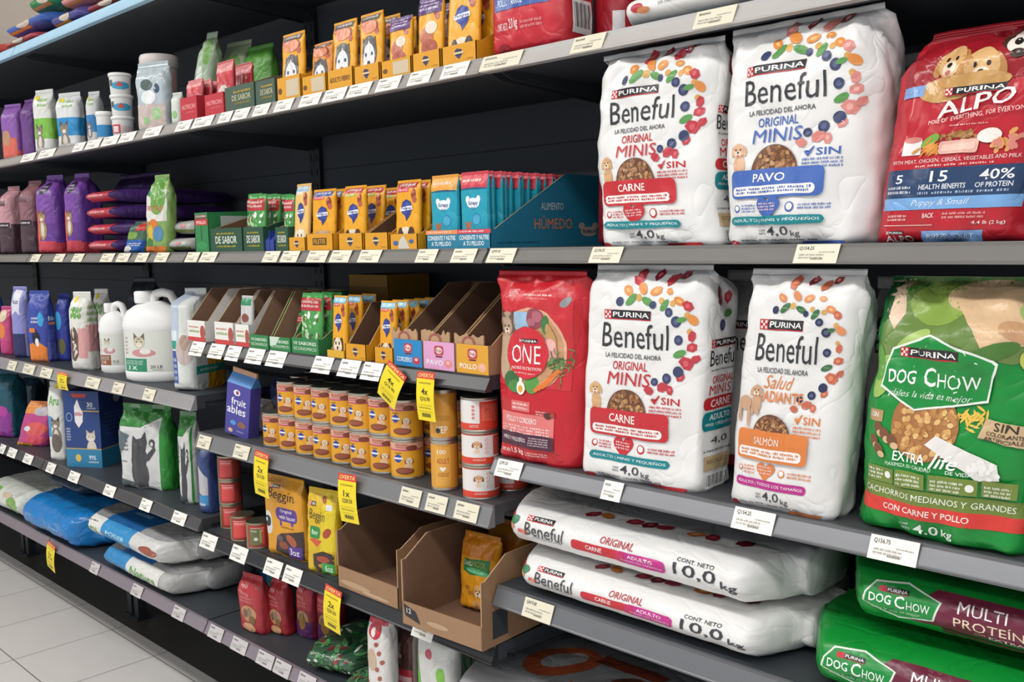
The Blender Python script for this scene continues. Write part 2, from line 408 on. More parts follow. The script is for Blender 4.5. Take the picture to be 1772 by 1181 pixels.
# ---------------------------------------------------------------- helpers: cartons, cans
def tray(name, cat, label, xl, xr, z, dy, hf, d, hb, outer='E0A020', inner='7A5A44', art=None, side=None, rz=0, group=None, wd=None, edge='B8956A', flat=.25, rough=.6, fv=None):
    """open display carton: low front, side walls that rise towards the back"""
    rz = math.radians(rz); X, Y, w0 = front_fit(xl, xr, z, dy, rz); wd = wd or w0
    t = thing(name, label, cat, (X, Y, z), rz, group); mb = MB(); th = .003
    mo, mi = mat(outer, rough, 0, 'card'), mat(inner, .8, 0, 'card')
    x0, x1 = -wd / 2, wd / 2
    mb.box(x0, x1, th, d - th, 0, th, mi)
    fv = fv or hf
    prof = [(0, 0), (d, 0), (d, hb), (d * (1 - flat), hb), (.012, fv), (0, fv)]
    for (a, b, m1, m2) in ((x0, x0 + th, mo, mo), (x1 - th, x1, mi, mi)):
        mb.prism(prof, a, b, mat(edge, .8, 0, 'card'), 'x', m1)
    # inner skins and outer skins of the two side walls
    ins = [(th, th), (d - th, th), (d - th, hb - .001), (d * (1 - flat), hb - .001), (.013, fv - .001), (th, fv - .001)]
    mb.add([(x0 + th + .0004, a, b) for a, b in ins], [tuple(range(6))], mi)
    mb.add([(x1 + .0004, a, b) for a, b in prof], [tuple(range(6))], mo)
    mb.box(x0 + th, x1 - th, d - th, d, 0, hb, mi)
    if side:
        A = Art(hb / d); side(A); A.put(mb, sideP(0, d, 0, hb, x1 + .0006), (d, hb), rough, maxlen=9)
    mb.build('carton', t)
    m2 = MB(); m2.box(x0, x1, 0, th, 0, hf, mo); m2.add([(x0 + th, th + .0005, th), (x1 - th, th + .0005, th), (x1 - th, th + .0005, hf), (x0 + th, th + .0005, hf)], [(0, 1, 2, 3)], mi)
    if art:
        A = Art(hf / wd); art(A); A.put(m2, flatP(x0, x1, 0, hf, 0), (wd, hf), rough, maxlen=9)
    m2.build('front_panel', t)
    return t
def cylP(r, z0, z1, a0, a1):
    def f(u, v):
        a = a0 + u * (a1 - a0); return ((r * math.sin(a), -r * math.cos(a), z1 + v * (z0 - z1)), (math.sin(a), -math.cos(a), 0))
    return f
def can(name, cat, label, loc, r, h, base, art, rz=0, group=None, span=2.9, lid='B8B4A8'):
    t = thing(name, label, cat, loc, rz, group); mb = MB(); e = h * .035
    mb.lathe([(r * .93, 0), (r, 0), (r, e), (r * .975, e * 1.6), (r * .975, h - e * 1.6), (r, h - e), (r, h)], mat(lid, .3, .8))
    body = [(r * .982, e * 1.9), (r * .982, h - e * 1.9)]
    seg = 40; vs = [(q * math.cos(6.28319 * k / seg), q * math.sin(6.28319 * k / seg), zz) for q, zz in body for k in range(seg)]
    mb.add(vs, [(k, (k + 1) % seg, seg + (k + 1) % seg, seg + k) for k in range(seg)], mat(base, .4), True)
    A = Art(h / (r * span)); art(A); A.put(mb, cylP(r * .983, e * 1.9, h - e * 1.9, -span / 2, span / 2), (r * span, h), .4, maxlen=r * .22, lift=.0003)
    mb.build('can_body', t)
    m2 = MB(); m2.lathe([(r * .9, h - e * .9), (r * .97, h - e * .9), (r * .99, h + .0005), (r * 1.0, h + .0008), (r * 1.005, h)][:4], mat(lid, .25, .9))
    lo = m2.build('lid', t)
    m3 = MB(); m3.lathe([(r * .25, h - e * .9 + .0005), (r * .22, h - e * .5)], mat('8E8B84', .3, .9), 14, 0, -r * .35); m3.build('pull_tab', lo)
    return t

# ---------------------------------------------------------------- the setting
def floor_mat(c1, c2, grout, rough):
    m = bpy.data.materials.new('floor_tiles'); m.use_nodes = True; nt = m.node_tree; b = nt.nodes['Principled BSDF']
    tc = nt.nodes.new('ShaderNodeTexCoord'); mp = nt.nodes.new('ShaderNodeMapping'); mp.inputs['Location'].default_value = (0.05 + 8, -0.04 + 8, 0)
    br = nt.nodes.new('ShaderNodeTexBrick'); br.offset = 0.0; br.squash = 1.0
    br.inputs['Scale'].default_value = 1.0; br.inputs['Brick Width'].default_value = 0.4; br.inputs['Row Height'].default_value = 0.4
    br.inputs['Mortar Size'].default_value = 0.0022; br.inputs['Mortar Smooth'].default_value = 0.2
    L = lambda h: [lin(int(h[i:i + 2], 16)) for i in (0, 2, 4)] + [1]
    br.inputs['Color1'].default_value = L(c1); br.inputs['Color2'].default_value = L(c2); br.inputs['Mortar'].default_value = L(grout)
    n = nt.nodes.new('ShaderNodeTexNoise'); n.inputs['Scale'].default_value = 5; n.inputs['Detail'].default_value = 5
    mx = nt.nodes.new('ShaderNodeMix'); mx.data_type = 'RGBA'; mx.blend_type = 'MULTIPLY'; mx.inputs[0].default_value = .12
    nt.links.new(tc.outputs['Object'], mp.inputs[0]); nt.links.new(mp.outputs[0], br.inputs['Vector']); nt.links.new(tc.outputs['Object'], n.inputs['Vector'])
    nt.links.new(br.outputs['Color'], mx.inputs[6]); nt.links.new(n.outputs['Fac'], mx.inputs[7]); nt.links.new(mx.outputs[2], b.inputs['Base Color'])
    b.inputs['Roughness'].default_value = rough
    return m
mb = MB(); mb.box(-16, 6, -5, 1.70, -.05, 0, floor_mat('DEDAD6', 'E0DDDA', '6E6A66', .32)); struct(mb.build('floor'))
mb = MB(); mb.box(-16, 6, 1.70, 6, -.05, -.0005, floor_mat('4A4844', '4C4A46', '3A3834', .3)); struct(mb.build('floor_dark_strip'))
mb = MB(); mb.box(-16, 6, -5, 6, 3.6, 3.65, mat('D8D0C8', .9)); struct(mb.build('ceiling'))
mb = MB(); mb.box(-16.1, -16, -5, 6, 0, 3.6, mat('C4BBB2', .9)); struct(mb.build('wall_left'))
mb = MB(); mb.box(-16, 6, 6, 6.1, 0, 3.6, mat('D4CCC4', .9)); struct(mb.build('wall_back'))
for k, (x, y) in enumerate([(-6.2 + 2.0 * i, yy) for yy in (-.15, -2.3, 4.2) for i in range(5)]):  # last row of battens is added, for the light on the back wall
    t = thing('ceiling_lamp', ('white fluorescent batten hanging over this aisle', 'white fluorescent batten hanging over the next aisle behind the viewer', 'unseen fluorescent batten added behind the shelves to brighten the back wall')[k // 5], 'lamp', (x, y, 3.31), 0, 'fluorescent battens over the aisle')
    m2 = MB(); m2.box(-.9, .9, -.08, .08, 0, .06, mat('E8E8E4', .5)); m2.build('housing', t)
    m2 = MB(); m2.box(-.006, .006, -.004, .004, .06, .29, mat('909090', .5)); m2.build('hanger', t)

BX = [-.129, -1.457, -2.786, -4.112, -5.44, -6.77]
YB = 1.93                                                   # back panels
DARK = '40454C'
bayname = ['nearest bay on the right', 'middle bay of cans and cartons', 'bay of cat food and litter', 'far left bay', 'bay beyond the left edge']
for i in range(5):
    x1, x0 = BX[i], BX[i + 1]
    t = thing('shelving_unit', 'black metal shelving frame, ' + bayname[i], 'shelving', ((x0 + x1) / 2, YB, 0))
    hw = (x1 - x0) / 2
    m = MB(); m.box(-hw + .02, hw - .02, .0, .012, 0.0, 2.62, mat(DARK, .6, 0, 'metal'))
    for zz in (.62, 1.05, 1.5, 1.9, 2.3): m.box(-hw + .02, hw - .02, -.0012, 0, zz, zz + .003, mat('0C0D10', .6))
    m.build('back_panel', t)
    for sx in (-1, 1):
        m = MB(); x = sx * (hw - .016); m.box(x - .015, x + .015, -.015, .03, 0, 2.66, mat('23262B', .5, 0, 'metal'))
        for q in range(48): m.box(x - .003, x + .003, -.0158, -.015, .3 + q * .048, .322 + q * .048, mat('05060A', .8))
        m.build('upright', t)

def shelf(i, z, zb, rail, board, label, depth=.485, metal=0.3, foot=.018):
    """one hooked-on shelf with its tilted price rail; top of the board at z"""
    x1, x0 = BX[i] - .004, BX[i + 1] + .004; hw = (x1 - x0) / 2
    t = thing('shelf', label, 'shelf', ((x0 + x1) / 2, D, z))
    m = MB(); bm_ = mat(board, .55, .2, 'metal')
    m.box(-hw, hw, .022, depth, -.022, 0, bm_); m.box(-hw, hw, .022, .05, zb - z + .004, -.022, bm_)
    for q in range(22): 
        xx = -hw + .05 + q * (2 * hw - .1) / 21; m.box(xx - .01, xx + .01, depth - .06, depth - .045, .0, .0006, mat('08090C', .8))
    for sx in (-1, 1): m.prism([(.03, -.022), (depth, -.022), (depth, -.062), (.08, -.04)], sx * (hw - .012) - .0015, sx * (hw - .012) + .0015, bm_, 'x')
    m.build('board', t)
    if z < .5:
        for sx in (-1, 1):
            m = MB(); x = sx * (hw - .03); m.box(x - .02, x + .02, .345, .385, -z, -.022, mat('24272B', .5, 0, 'metal')); m.box(x - .03, x + .03, .335, .395, -z, -z + .012, mat('24272B', .5)); m.build('leg', t)
    m = MB(); h = z - zb; rm = mat(rail, .35, metal, 'metal')
    m.prism([(.021, 0), (.021, -h), (0, -h), (-.002, -h + .004), (.0, -h + .006), (foot - .003, -.006), (foot - .004, 0)], -hw, hw, rm, 'x')
    m.build('price_rail', t)
    return t
LV = dict(r0=2.455, r1=2.030, r2=1.633, a3=1.180, a4=.891, a5=.445, b3=1.357, b4=1.068, b5=.748, b6=.448, c3=1.180, c4=.782, c5=.448)
ZB = dict(r0=2.416, r1=1.996, r2=1.601, a3=1.144, a4=.848, a5=.409, b3=1.321, b4=1.019, b5=.707, b6=.409, c3=1.134, c4=.744, c5=.409)
RAIL = dict(r0='BCE6FF', r1='B4B0AC', r2='84827F', a3='74767A', a4='6A6C70', a5='55565A', b3='3A3A3C', b4='7C7C7E', b5='2A2B2E', b6='8A8088', c3='A8A6A8', c4='4E4E50', c5='8A8088')  # bright blue of the top rail is a reflection put into its colour
nm = dict(r0='top shelf', r1='second shelf from the top', r2='eye-level shelf', a3='shelf of upright white and green sacks', a4='shelf of lying ten kilo sacks', a5='bottom shelf',
          b3='shelf of open cartons', b4='shelf of stacked cans', b5='shelf of brown trays', b6='bottom shelf', c3='shelf with the white jugs', c4='shelf with the blue box', c5='bottom shelf')
for i, keys in enumerate((['r0', 'r1', 'r2', 'a3', 'a4', 'a5'], ['r0', 'r1', 'r2', 'b3', 'b4', 'b5', 'b6'], ['r0', 'r1', 'r2', 'c3', 'c4', 'c5'], ['r0', 'r1', 'r2', 'c3', 'c4', 'c5'], ['r0', 'r1', 'r2', 'c3', 'c4', 'c5'])):
    for k in keys:
        rail = RAIL[k]
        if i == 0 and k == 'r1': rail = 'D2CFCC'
        bd = '4A4C50' if k in ('a3', 'b4') else '3C4147'
        shelf(i, LV[k], ZB[k], rail, bd, 'black %s in the %s' % (nm[k], bayname[i]), metal=.35 if k in ('a3', 'c3', 'r1', 'r2') else .15)
# grooves of the clear rail cover on the nearest silver rail are part of the rail mesh look; price tickets follow
LT = {}
def ticket(px0, px1, k, label=None, text=None, drop=0.0, hh=None, kind='white'):
    z, zb = LV[k], ZB[k]; zc = (z + zb) / 2; h = hh or min(.040, (z - zb) * 1.06)
    foot = .018; sl = math.atan2(foot, z - zb)
    x0, x1 = fx(px0, D + .006, zc - drop), fx(px1, D + .006, zc - drop); wd = max((x1 - x0) * (.84 if k[0] in 'bc' else .95), .03)
    m = MB(); col = {'white': 'EFEDE6', 'cream': 'E2DCC6', 'grey': 'C4BFC0'}[kind]
    m.box(-wd / 2, wd / 2, -.0012, 0, -h / 2, h / 2, mat(col, .5))
    A = Art(h / wd)
    if text: A.text(text, 8, 12, 42, 34, '30302E', .02)
    else: A.lines(8, 12, 38, 32, 1, '56544E', int(px0))
    A.lines(55, 38, 92, 48, 1, '9A968E', int(px0) + 1); A.lines(10, 50, 70, 80, 2, 'A8A49C', int(px0) + 2); A.lines(40, 72, 68, 86, 1, '55524C', int(px0) + 3)
    A.put(m, flatP(-wd / 2, wd / 2, -h / 2, h / 2, -.0012), (wd, h), .5, maxlen=9, lift=.0003)
    o = m.build('price_ticket'); o.location = ((x0 + x1) / 2, D + foot / 2 - .0045 + drop * .1, zc - drop); o.rotation_euler = (-sl, 0, 0)
    tag(o, label, 'price tag', 'price tickets on the rails')
    return o
def promo(px0, px1, k, pyb, label, l1, l2, swing=0.0, tilt=.0):
    """long yellow offer strip with a red head hanging from a rail"""
    z, zb = LV[k], ZB[k]; x0, x1 = fx(px0, D - .005, z), fx(px1, D - .005, z); wd = x1 - x0
    L = z - fz(pyb, (x0 + x1) / 2, D - .01)
    t = thing('offer_strip', label, 'sale tag', ((x0 + x1) / 2, D - .004, z - .004), 0, 'yellow offer strips', rx=-tilt, ry=swing)
    P = lambda u, v: ((-wd / 2 + u * wd, -.002 - .006 * math.sin(v * 3.0) , -v * L), (0, -1, 0))
    def strip(v0, v1, col, off):
        m = MB(); n = 8; vs = []
        for j in range(n + 1):
            v = v0 + (v1 - v0) * j / n
            for u in (0, 1):
                p, _ = P(u, v); vs.append(p); vs.append((p[0], p[1] + .0008, p[2]))
        fs = []
        for j in range(n):
            a = 4 * j; fs += [(a, a + 2, a + 6, a + 4), (a + 1, a + 5, a + 7, a + 3), (a, a + 4, a + 5, a + 1), (a + 2, a + 3, a + 7, a + 6)]
        fs += [(0, 1, 3, 2), (4 * n, 4 * n + 2, 4 * n + 3, 4 * n + 1)]
        m.add(vs, fs, mat(col, .45)); return m
    L *= 1 / math.cos(swing) * 1.04; head = strip(0, .14, 'D8402C', 0); A = Art(L / wd); A.text('OFERTA', 8, 3, 92, 11, 'F8D890', .03, .3); A.put(head, P, (wd, L), .45, maxlen=.02); head.build('offer_head', t)
    body = strip(.14, 1, 'F0D820', 0); A = Art(L / wd)
    A.lines(15, 20, 85, 25, 1, '8A7A20', 4); A.text(l1, 30, 33, 66, 46, '2C2A20', .02); A.text(l2, 22, 50, 78, 60, '3C3A28', .01)
    A.rect(10, 67, 90, 67.6, 'A89A20'); A.lines(15, 71, 85, 75, 1, '7A6E20', 6); A.rect(10, 80, 90, 80.6, 'A89A20')
    for q in range(12): A.rect(25 + q * 4.2, 84, 25 + q * 4.2 + (1.4 + (q * 7 % 3)), 92, '3A3820')
    A.put(body, P, (wd, L), .45, maxlen=.03); body.build('offer_body', t)
    return t

# ---------------------------------------------------------------- printed fronts of the sacks
FRUIT_M = [(42, 6, 'r', 5.5), (56, 5, 'd', 4), (68, 7, 'r', 4.5), (76, 5, 'd', 4), (33, 12, 'o', 4.5), (47, 11, 'o', 4.5), (58, 12, 'o', 4.2), (70, 12, 'o', 3), (63, 16, 'y', 2), (78, 16, 'o', 4),
           (27, 17, 'b', 3), (37, 16, 'g', 5.5), (52, 16.5, 'g', 5), (57, 18, 'b', 2.4), (66, 18, 'g', 4.6), (44, 15, 'y', 2.5), (70, 21, 'b', 3), (73, 17, 'y', 2), (84, 18, 'r', 4), (76, 25, 'b', 3.6), (80, 24, 'g', 3.5),
           (84, 22, 'y', 2), (88, 24, 'o', 4.2), (86, 29, 'y', 1.8), (88, 31, 'r', 3.6), (78, 33, 'b', 3.2), (88, 36, 'r', 4), (91, 41, 'r', 3.4), (79, 39, 'g', 4.8), (84, 43, 'r', 5.5), (78, 47, 'b', 3.6), (80, 51, 'r', 3.4), (69, 52, 'b', 3.4),
           (66, 56, 'r', 4.4), (72, 57, 'r', 3.4), (59, 54, 'b', 2.6), (55, 58, 'r', 3.6)]
def trail(A, pts, cols, dx=0, dy=0):
    R = random.Random(5); A.begin()
    for (x, y, k, s) in pts:
        x += dx + 4; y += dy - .5 - (1.6 if y > 50 else 0); s *= 1.1; a = R.uniform(0, 180)
        c = cols.get(k, 'FF0000')
        if k in 'rd':
            q = s * .95; A.poly([(x + q * math.cos(math.radians(a + w_)) * m_, y + q / A.asp * math.sin(math.radians(a + w_)) * m_) for w_, m_ in ((20, 1), (75, .8), (150, 1.05), (205, .9), (270, .8), (330, 1.1))], c)
            A.ell(x, y, q * .4, None, cols.get('R', 'D85A60'), n=7)
        elif k == 'g': A.ell(x, y, s, s * .48 / A.asp, c, a % 90 - 60, 12); A.rect(x - s * .5, y - .15, x + s * .5, y + .1, '86B070')
        elif k == 'b': A.ell(x, y, s, None, c, n=14); A.ell(x, y, s * .5, None, '5A6088', n=8)
        elif k == 'o': A.ell(x, y, s, s * .66 / A.asp, c, a * .4 - 20, 12); A.ell(x, y, s * .5, s * .25 / A.asp, 'F4B878', a * .4 - 20, 8)
        else: A.ell(x, y, s, None, c, n=9)
    A.end()
FC = dict(r='C03C48', d='8A2438', o='E09048', y='D8A85C', b='3C4468', g='5C9A50', R='D86068')
def beneful_front(word='CARNE', main='C42C34', script='ORIGINAL', sub='MINIS', band='11838C', bandt='ADULTO | MINIS Y PEQUEÑOS', cols=FC, dogc='D8AC7C', salmon=False):
    def f(A):
        trail(A, FRUIT_M, cols)
        A.logo(17, 20.3, 60, 24.6)
        A.text('Beneful', 16, 26.2, 74, 37.5, '333538', -.012 if False else 0.0)
        A.text('LA FELICIDAD DEL AHORA', 20, 40.0, 68, 42.2, '4A4A4C', .01, rot=0)
        if salmon:
            A.text(script, 28, 43.0, 57, 48.6, main, .0, .4); A.text(sub, 24, 49.5, 66, 54.0, main, .015)
        else:
            A.text(script, 27, 43.6, 57, 47.6, main, .01, .1); A.text(sub, 23, 48.6, 60, 54.6, main, .03, .1)
        A.dog(12 if not salmon else 22, 57 if not salmon else 50, 5 if not salmon else 5.5, dogc, dogc)
        if salmon: A.ell(11, 55.5, 7, 3, dogc); A.ell(6, 60, 1.8, 4, dogc); A.ell(16, 61, 1.8, 4.4, dogc)
        A.kibble(40, 67.5, 17.5, seed=len(word), n=110)
        A.text('SIN', 69, 58.6, 84, 61.8, main, .03); A.poly([(61, 60), (62.5, 59.4), (64, 61), (67.5, 57.6), (68, 58.2), (64, 62.2)], main); A.lines(60, 62.6, 86, 67.4, 3, main, 9)
        A.rr(7, 66.2, 76, 79.0, main, 4); A.text(word, 25, 68.2, 49, 72.0, 'F8F2EC', .02)
        A.rr(9, 73.6, 71, 77.8, 'F2EEEA', 3); A.lines(12, 74.2, 69, 77.2, 2, main, 5)
        A.heart(38, 83.3, 9.5, main); A.lines(31, 81, 45, 85, 3, 'F0D0D0', 7)
        A.ell(11, 83.5, 2.6, None, main); A.ell(11.4, 83.3, 1.7, None, 'F2F0EE'); A.lines(15, 81.6, 27, 85.6, 3, main, 8)
        A.ell(54, 83.5, 3.4, None, main); A.ell(54, 83.3, 2.4, None, 'F2F0EE'); A.lines(60, 82, 82, 85, 2, main, 3)
        A.rr(7, 87.2, 78, 90.9, band, 3.2); A.text(bandt, 10, 88.1, 75, 90.0, 'F6F6F4', .012)
        A.text('CONT', 29, 93.2, 35, 94.2, '44464A', .01); A.text('NETO', 29, 94.6, 35, 95.6, '44464A', .01); A.text('4,0', 36.5, 92.0, 53, 96.6, '3C3E44', .005); A.text('kg', 55, 93.8, 62, 97.2, '3C3E44', .0)
        A.lines(14, 97.4, 74, 98.3, 1, '6A6A6C', 2)
        A.ell(7, 99.2, 5, 1.2, 'A02838'); A.rr(62, 98.6, 92, 100, main, 2)
    return f
def beneful_side(word='CARNE', main='C42C34'):
    def f(A):
        trail(A, [(30, 14, 'd', 14), (60, 15, 'r', 10), (58, 22, 'g', 11), (42, 27, 'b', 8)], FC)
        A.logo(14, 32.5, 96, 36); A.text('Beneful', 12, 37, 95, 44, '333538'); A.lines(16, 45.4, 90, 46.6, 1, '4A4A4C', 4)
        A.text('ORIGINAL', 24, 48.5, 88, 52, main, .01); A.text('MINIS', 18, 52.6, 84, 57, main, .03)
        A.rr(6, 58, 97, 63.5, main, 8); A.text(word, 24, 59, 86, 62.5, 'F8F2EC', .02)
        A.rr(6, 64.5, 97, 73, '11838C', 10); A.text('ADULTO', 24, 65.6, 86, 68.3, 'F2F2F0', .02); A.text('MINIS Y PEQUEÑOS', 14, 69.2, 92, 71.2, 'F2F2F0', .01)
        A.text('4,0', 30, 76, 80, 79.6, '3C3E44'); A.lines(12, 81.5, 92, 83, 1, '55565A', 3); A.rect(12, 84.5, 90, 91, 'C8B088'); A.text('RECAUDO', 20, 86, 84, 88, '8A7450', .01)
        A.rect(18, 92.4, 82, 99, 'F4F4F2')
        for q in range(14): A.rect(20 + q * 4.3, 93, 20 + q * 4.3 + 1 + (q * 5 % 3) * .7, 98, '3A3A3C')
    return f
SAL = dict(r='C86A50', d='8A3040', o='E09060', y='D8A85C', b='2E3454', g='3E7048', R='E08A6A')
def one_front(A):
    A.poly([(2, 12), (20, 9.5), (88, 11), (96, 14), (96, 60), (2, 60)], 'CB3038')
    A.poly([(17, 9.5), (31, 9.5), (31, 13), (24, 16), (17, 13)], 'D86A6C'); A.lines(19, 10.4, 29, 13.6, 3, 'F0C8C4', 3); A.lines(38, 11.6, 76, 13.0, 1, 'F4D8D0', 4); A.lines(42, 13.6, 70, 14.4, 1, 'E8B0A8', 5)
    A.ell(88, 15.5, 6, 2.2, '8E9496', -35)
    A.ell(49, 40, 42, 21.5, 'E0B090', n=30); A.ell(49, 40, 39, 20, 'C89870', n=30)
    A.rect(28, 21, 46, 30, '9CC0DC'); A.ell(18, 28, 11, 7, 'B09480'); A.ell(14, 42, 9, 15, 'C0A488'); A.poly([(8, 24), (10, 19.5), (16, 24)], '6A5548'); A.poly([(20, 24), (27, 19.8), (27, 27)], '6A5548')
    A.dog(18, 29, 8.5, 'B89C84', '6A5548', False)
    A.ell(54, 24, 11, 5.4, '9A4858'); A.ell(57, 23, 6, 3, 'B86878'); A.ell(50, 26, 5, 2, 'B86878'); A.ell(67, 27, 5, 4.6, '3E7A44'); A.ell(74, 33, 5, 7, 'C89A60', -20)
    A.ell(72, 40, 9, 6.4, 'E09C98'); A.ell(74, 37, 5, 3, 'F0B8B0')
    R = random.Random(3)
    A.begin()
    for k in range(70): A.ell(82 + R.gauss(0, 7), 47 + R.gauss(0, 3.2), 3.5, .35, ('4C7A40', '6A9454', '3A6234')[k % 3], R.uniform(0, 180), 6)
    A.end()
    A.ell(26, 57, 12, 5, '3C6C3C'); A.ell(30, 60, 10, 3.4, '4F8A48'); A.ell(52, 58, 9, 5, '5A9A48')
    for k in range(3): A.poly([(58 + 4 * k, 62 - k), (54 + 4 * k, 61 - k), (76 + 3 * k, 51 - k), (79 + 3 * k, 52.5 - k)], 'E07A38')
    A.ell(38, 60.5, 6.4, 3.6, 'F2EEE4'); A.ell(38, 61, 3.4, 1.9, 'E8A838'); A.rect(36, 53.5, 40.5, 58, 'EFEDE8')
    A.ell(44, 42, 26, 13.6, 'D02C38', n=36)
    A.logo(33, 34.6, 57, 36.9); A.text('ONE', 24, 38.0, 61, 47.6, 'F8F0EC', -.005); A.text('NOBLE NUTRITION', 25, 49.4, 62, 51.0, 'F4DCD8', .01); A.lines(29, 52.2, 56, 53.4, 1, 'F0C8C4', 5)
    A.rect(24, 67.5, 50, 73, 'DC6A68'); A.lines(26, 68.3, 48, 72.4, 2, 'F6E0DC', 2); A.lines(58, 71.4, 74, 74, 2, 'F0C8C4', 6)
    A.poly([(8, 74), (80, 74), (80, 88), (8, 86)], 'E07A78'); A.text('POLLO Y CORDERO', 16, 76, 58, 79, 'F8ECE8', .01); A.lines(10, 80.5, 76, 85, 3, 'F4D4D0', 8)
    A.ell(72, 73.6, 5, 1.9, '5A2A24'); A.ell(78, 73, 3, 1.4, 'A04838')
    A.rect(8, 84.6, 80, 91.6, '4C2438'); A.text('MINIS Y PEQUEÑOS', 12, 86.4, 47, 89.4, 'F4E8E8', .015); A.lines(51, 85.8, 74, 90.4, 4, 'D0B8C0', 4)
    A.text('CONT. NETO', 9, 94, 22, 95.8, 'F8E8E4', .01); A.text('1,5 kg', 24, 93, 40, 96.6, 'F8E8E4', .01); A.lines(44, 93.6, 72, 96, 2, 'F0C8C4', 4)
def hexpanel(A, x0, y0, x1, y1, rim='E8F0E4', fill='168A3C', b=1.1):
    def P(e):
        w_, h_ = x1 - x0, y1 - y0; ex, ey = e, e / A.asp
        return [(x0 + w_ * .06 + ex, y0 + h_ * .2 + ey), (x0 + w_ * .42, y0 + ey), (x0 + w_ * .97 - ex, y0 + h_ * .26 + ey), (x1 - ex, y0 + h_ * .3 + ey), (x0 + w_ * .96 - ex, y0 + h_ * .8 - ey), (x0 + w_ * .34, y1 - ey), (x0 + ex, y0 + h_ * .72 - ey)]
    A.poly(P(0), rim); A.poly(P(b), fill)
def chow_front(A):
    A.poly([(0, 0), (100, 0), (100, 27), (80, 30), (60, 27), (20, 26), (8, 30), (0, 26)], '6E8A48')
    A.poly([(0, 2), (14, 1), (14, 14), (10, 20), (0, 12)], 'E4C4A8'); A.poly([(0, 0), (10, 0), (4, 16), (0, 18)], '1F5A30')
    A.ell(34, 10, 18, 8, '8CA850'); A.ell(60, 7, 22, 6, 'D8B890'); A.poly([(46, 10), (70, 6), (98, 10), (100, 20), (80, 24), (66, 26), (58, 18)], 'DDBB94'); A.ell(82, 19, 11, 3, 'C89C74', 20)
    A.ell(70, 26, 14, 3, '4E7C34', -20); A.ell(88, 14, 12, 3.2, '9CB870', 30); A.ell(92, 28, 9, 5, 'C0C860'); A.ell(24, 24, 12, 3, 'A8C46C', -30)
    A.ell(8, 38, 7, 9, '9CC060', 20); A.ell(4, 33, 5, 7, '64A048', -10)
    A.poly([(93, 25), (100, 26), (100, 31), (94, 30)], 'B02830')
    R = random.Random(8)
    A.begin()
    for k in range(26): A.ell(62 + R.gauss(0, 5), 50 + R.gauss(0, 1.8), 3.2, .5, 'E8C050', R.uniform(0, 180), 6)
    A.end()
    A.kibble(38, 55, 20, 'A87040', 5, False, 130, ('D8A868', 'C08C50', 'B88048', 'E0B878'))
    A.poly([(40, 62), (46, 58), (80, 66), (82, 72), (70, 73), (64, 70)], 'E8E4E0')
    A.begin()
    for k in range(40): A.ell(72 + R.gauss(0, 4), 68 + R.gauss(0, 1.6), 1.6, None, 'F4F2EE', 0, 6)
    A.end()
    for (x, y) in ((10, 58), (15, 60), (8, 63), (20, 62), (12, 66)): A.ell(x, y, 4, 1.9, '7A5034', 50, 9); A.ell(x + 2, y + 2, 2.6, 1.3, 'D8B48C', 20, 8)
    A.rect(-1 + 1, 51, 12, 55.6, 'B89468'); A.text('CON', 1, 52, 9, 54, 'F6F2EA', .02)
    hexpanel(A, 8, 21, 74, 50)
    A.logo(18, 26.0, 54, 29.8); A.text('DOG', 13, 34.6, 29, 39.8, 'F6F8F4', .015); A.text('C', 34, 32.8, 41, 40.4, 'F6F8F4', .015); A.text('HOW', 42, 34.8, 66, 40.4, 'F6F8F4', .015)
    A.text('¡dales la vida es mejor', 14, 42.2, 62, 45.6, 'E8F0E4', -.005, .35)
    A.poly([(71, 50), (98, 52), (95, 60), (68, 57)], 'CDB088'); A.text('SIN', 76, 51.2, 88, 54.4, '3A3020', .03, rot=4); A.text('COLORANTES', 72, 54.9, 93, 56.4, '4A3C28', .02, rot=4); A.text('ARTIFICIALES', 71, 56.8, 93, 58.2, '4A3C28', .02, rot=4)
    A.text('EXTRA', 22, 65.6, 42, 69.4, 'F4F8F2', .03); A.text('life', 44, 64.6, 60, 70.2, 'F4F8F2', .01, .4); A.text('MAXIMIZA SU CALIDAD', 18, 70.2, 46, 71.6, 'E4ECE0', .015); A.text('DE VIDA', 54, 70.4, 68, 71.8, 'E4ECE0', .015)
    for k, (a, b) in enumerate(((3, 23), (25, 43), (45, 71), (73, 91))):
        A.rect(a, 73.2 - .3 * k, b, 79.4 - .3 * k, '75893C'); A.lines(a + 1.5, 74, b - (7 if k in (0, 2) else 2), 78.6, 3, 'E8ECD8', k + 2)
        if k in (0, 2): A.ell(b - 4, 76, 2.2, None, 'F0F2E8')
    A.rect(0, 79.6, 100, 85.4, '6E8238'); A.text('CACHORROS MEDIANOS Y GRANDES', 3, 81.4, 92, 83.8, 'F0F2E4', .02)
    A.rect(0, 85.4, 100, 91, 'D63C34'); A.text('CON CARNE Y POLLO', 18, 87, 69, 89.4, 'F8E8E0', .02)
    A.text('CONT', 29, 93.2, 35, 94.4, 'E0ECE0', .01); A.text('NETO', 30, 95, 36, 96.2, 'E0ECE0', .01); A.text('4.0', 38, 93, 52, 97.0, 'F0F4EE', .02); A.text('kg', 54, 93.6, 61, 97.6, 'F0F4EE', .02)
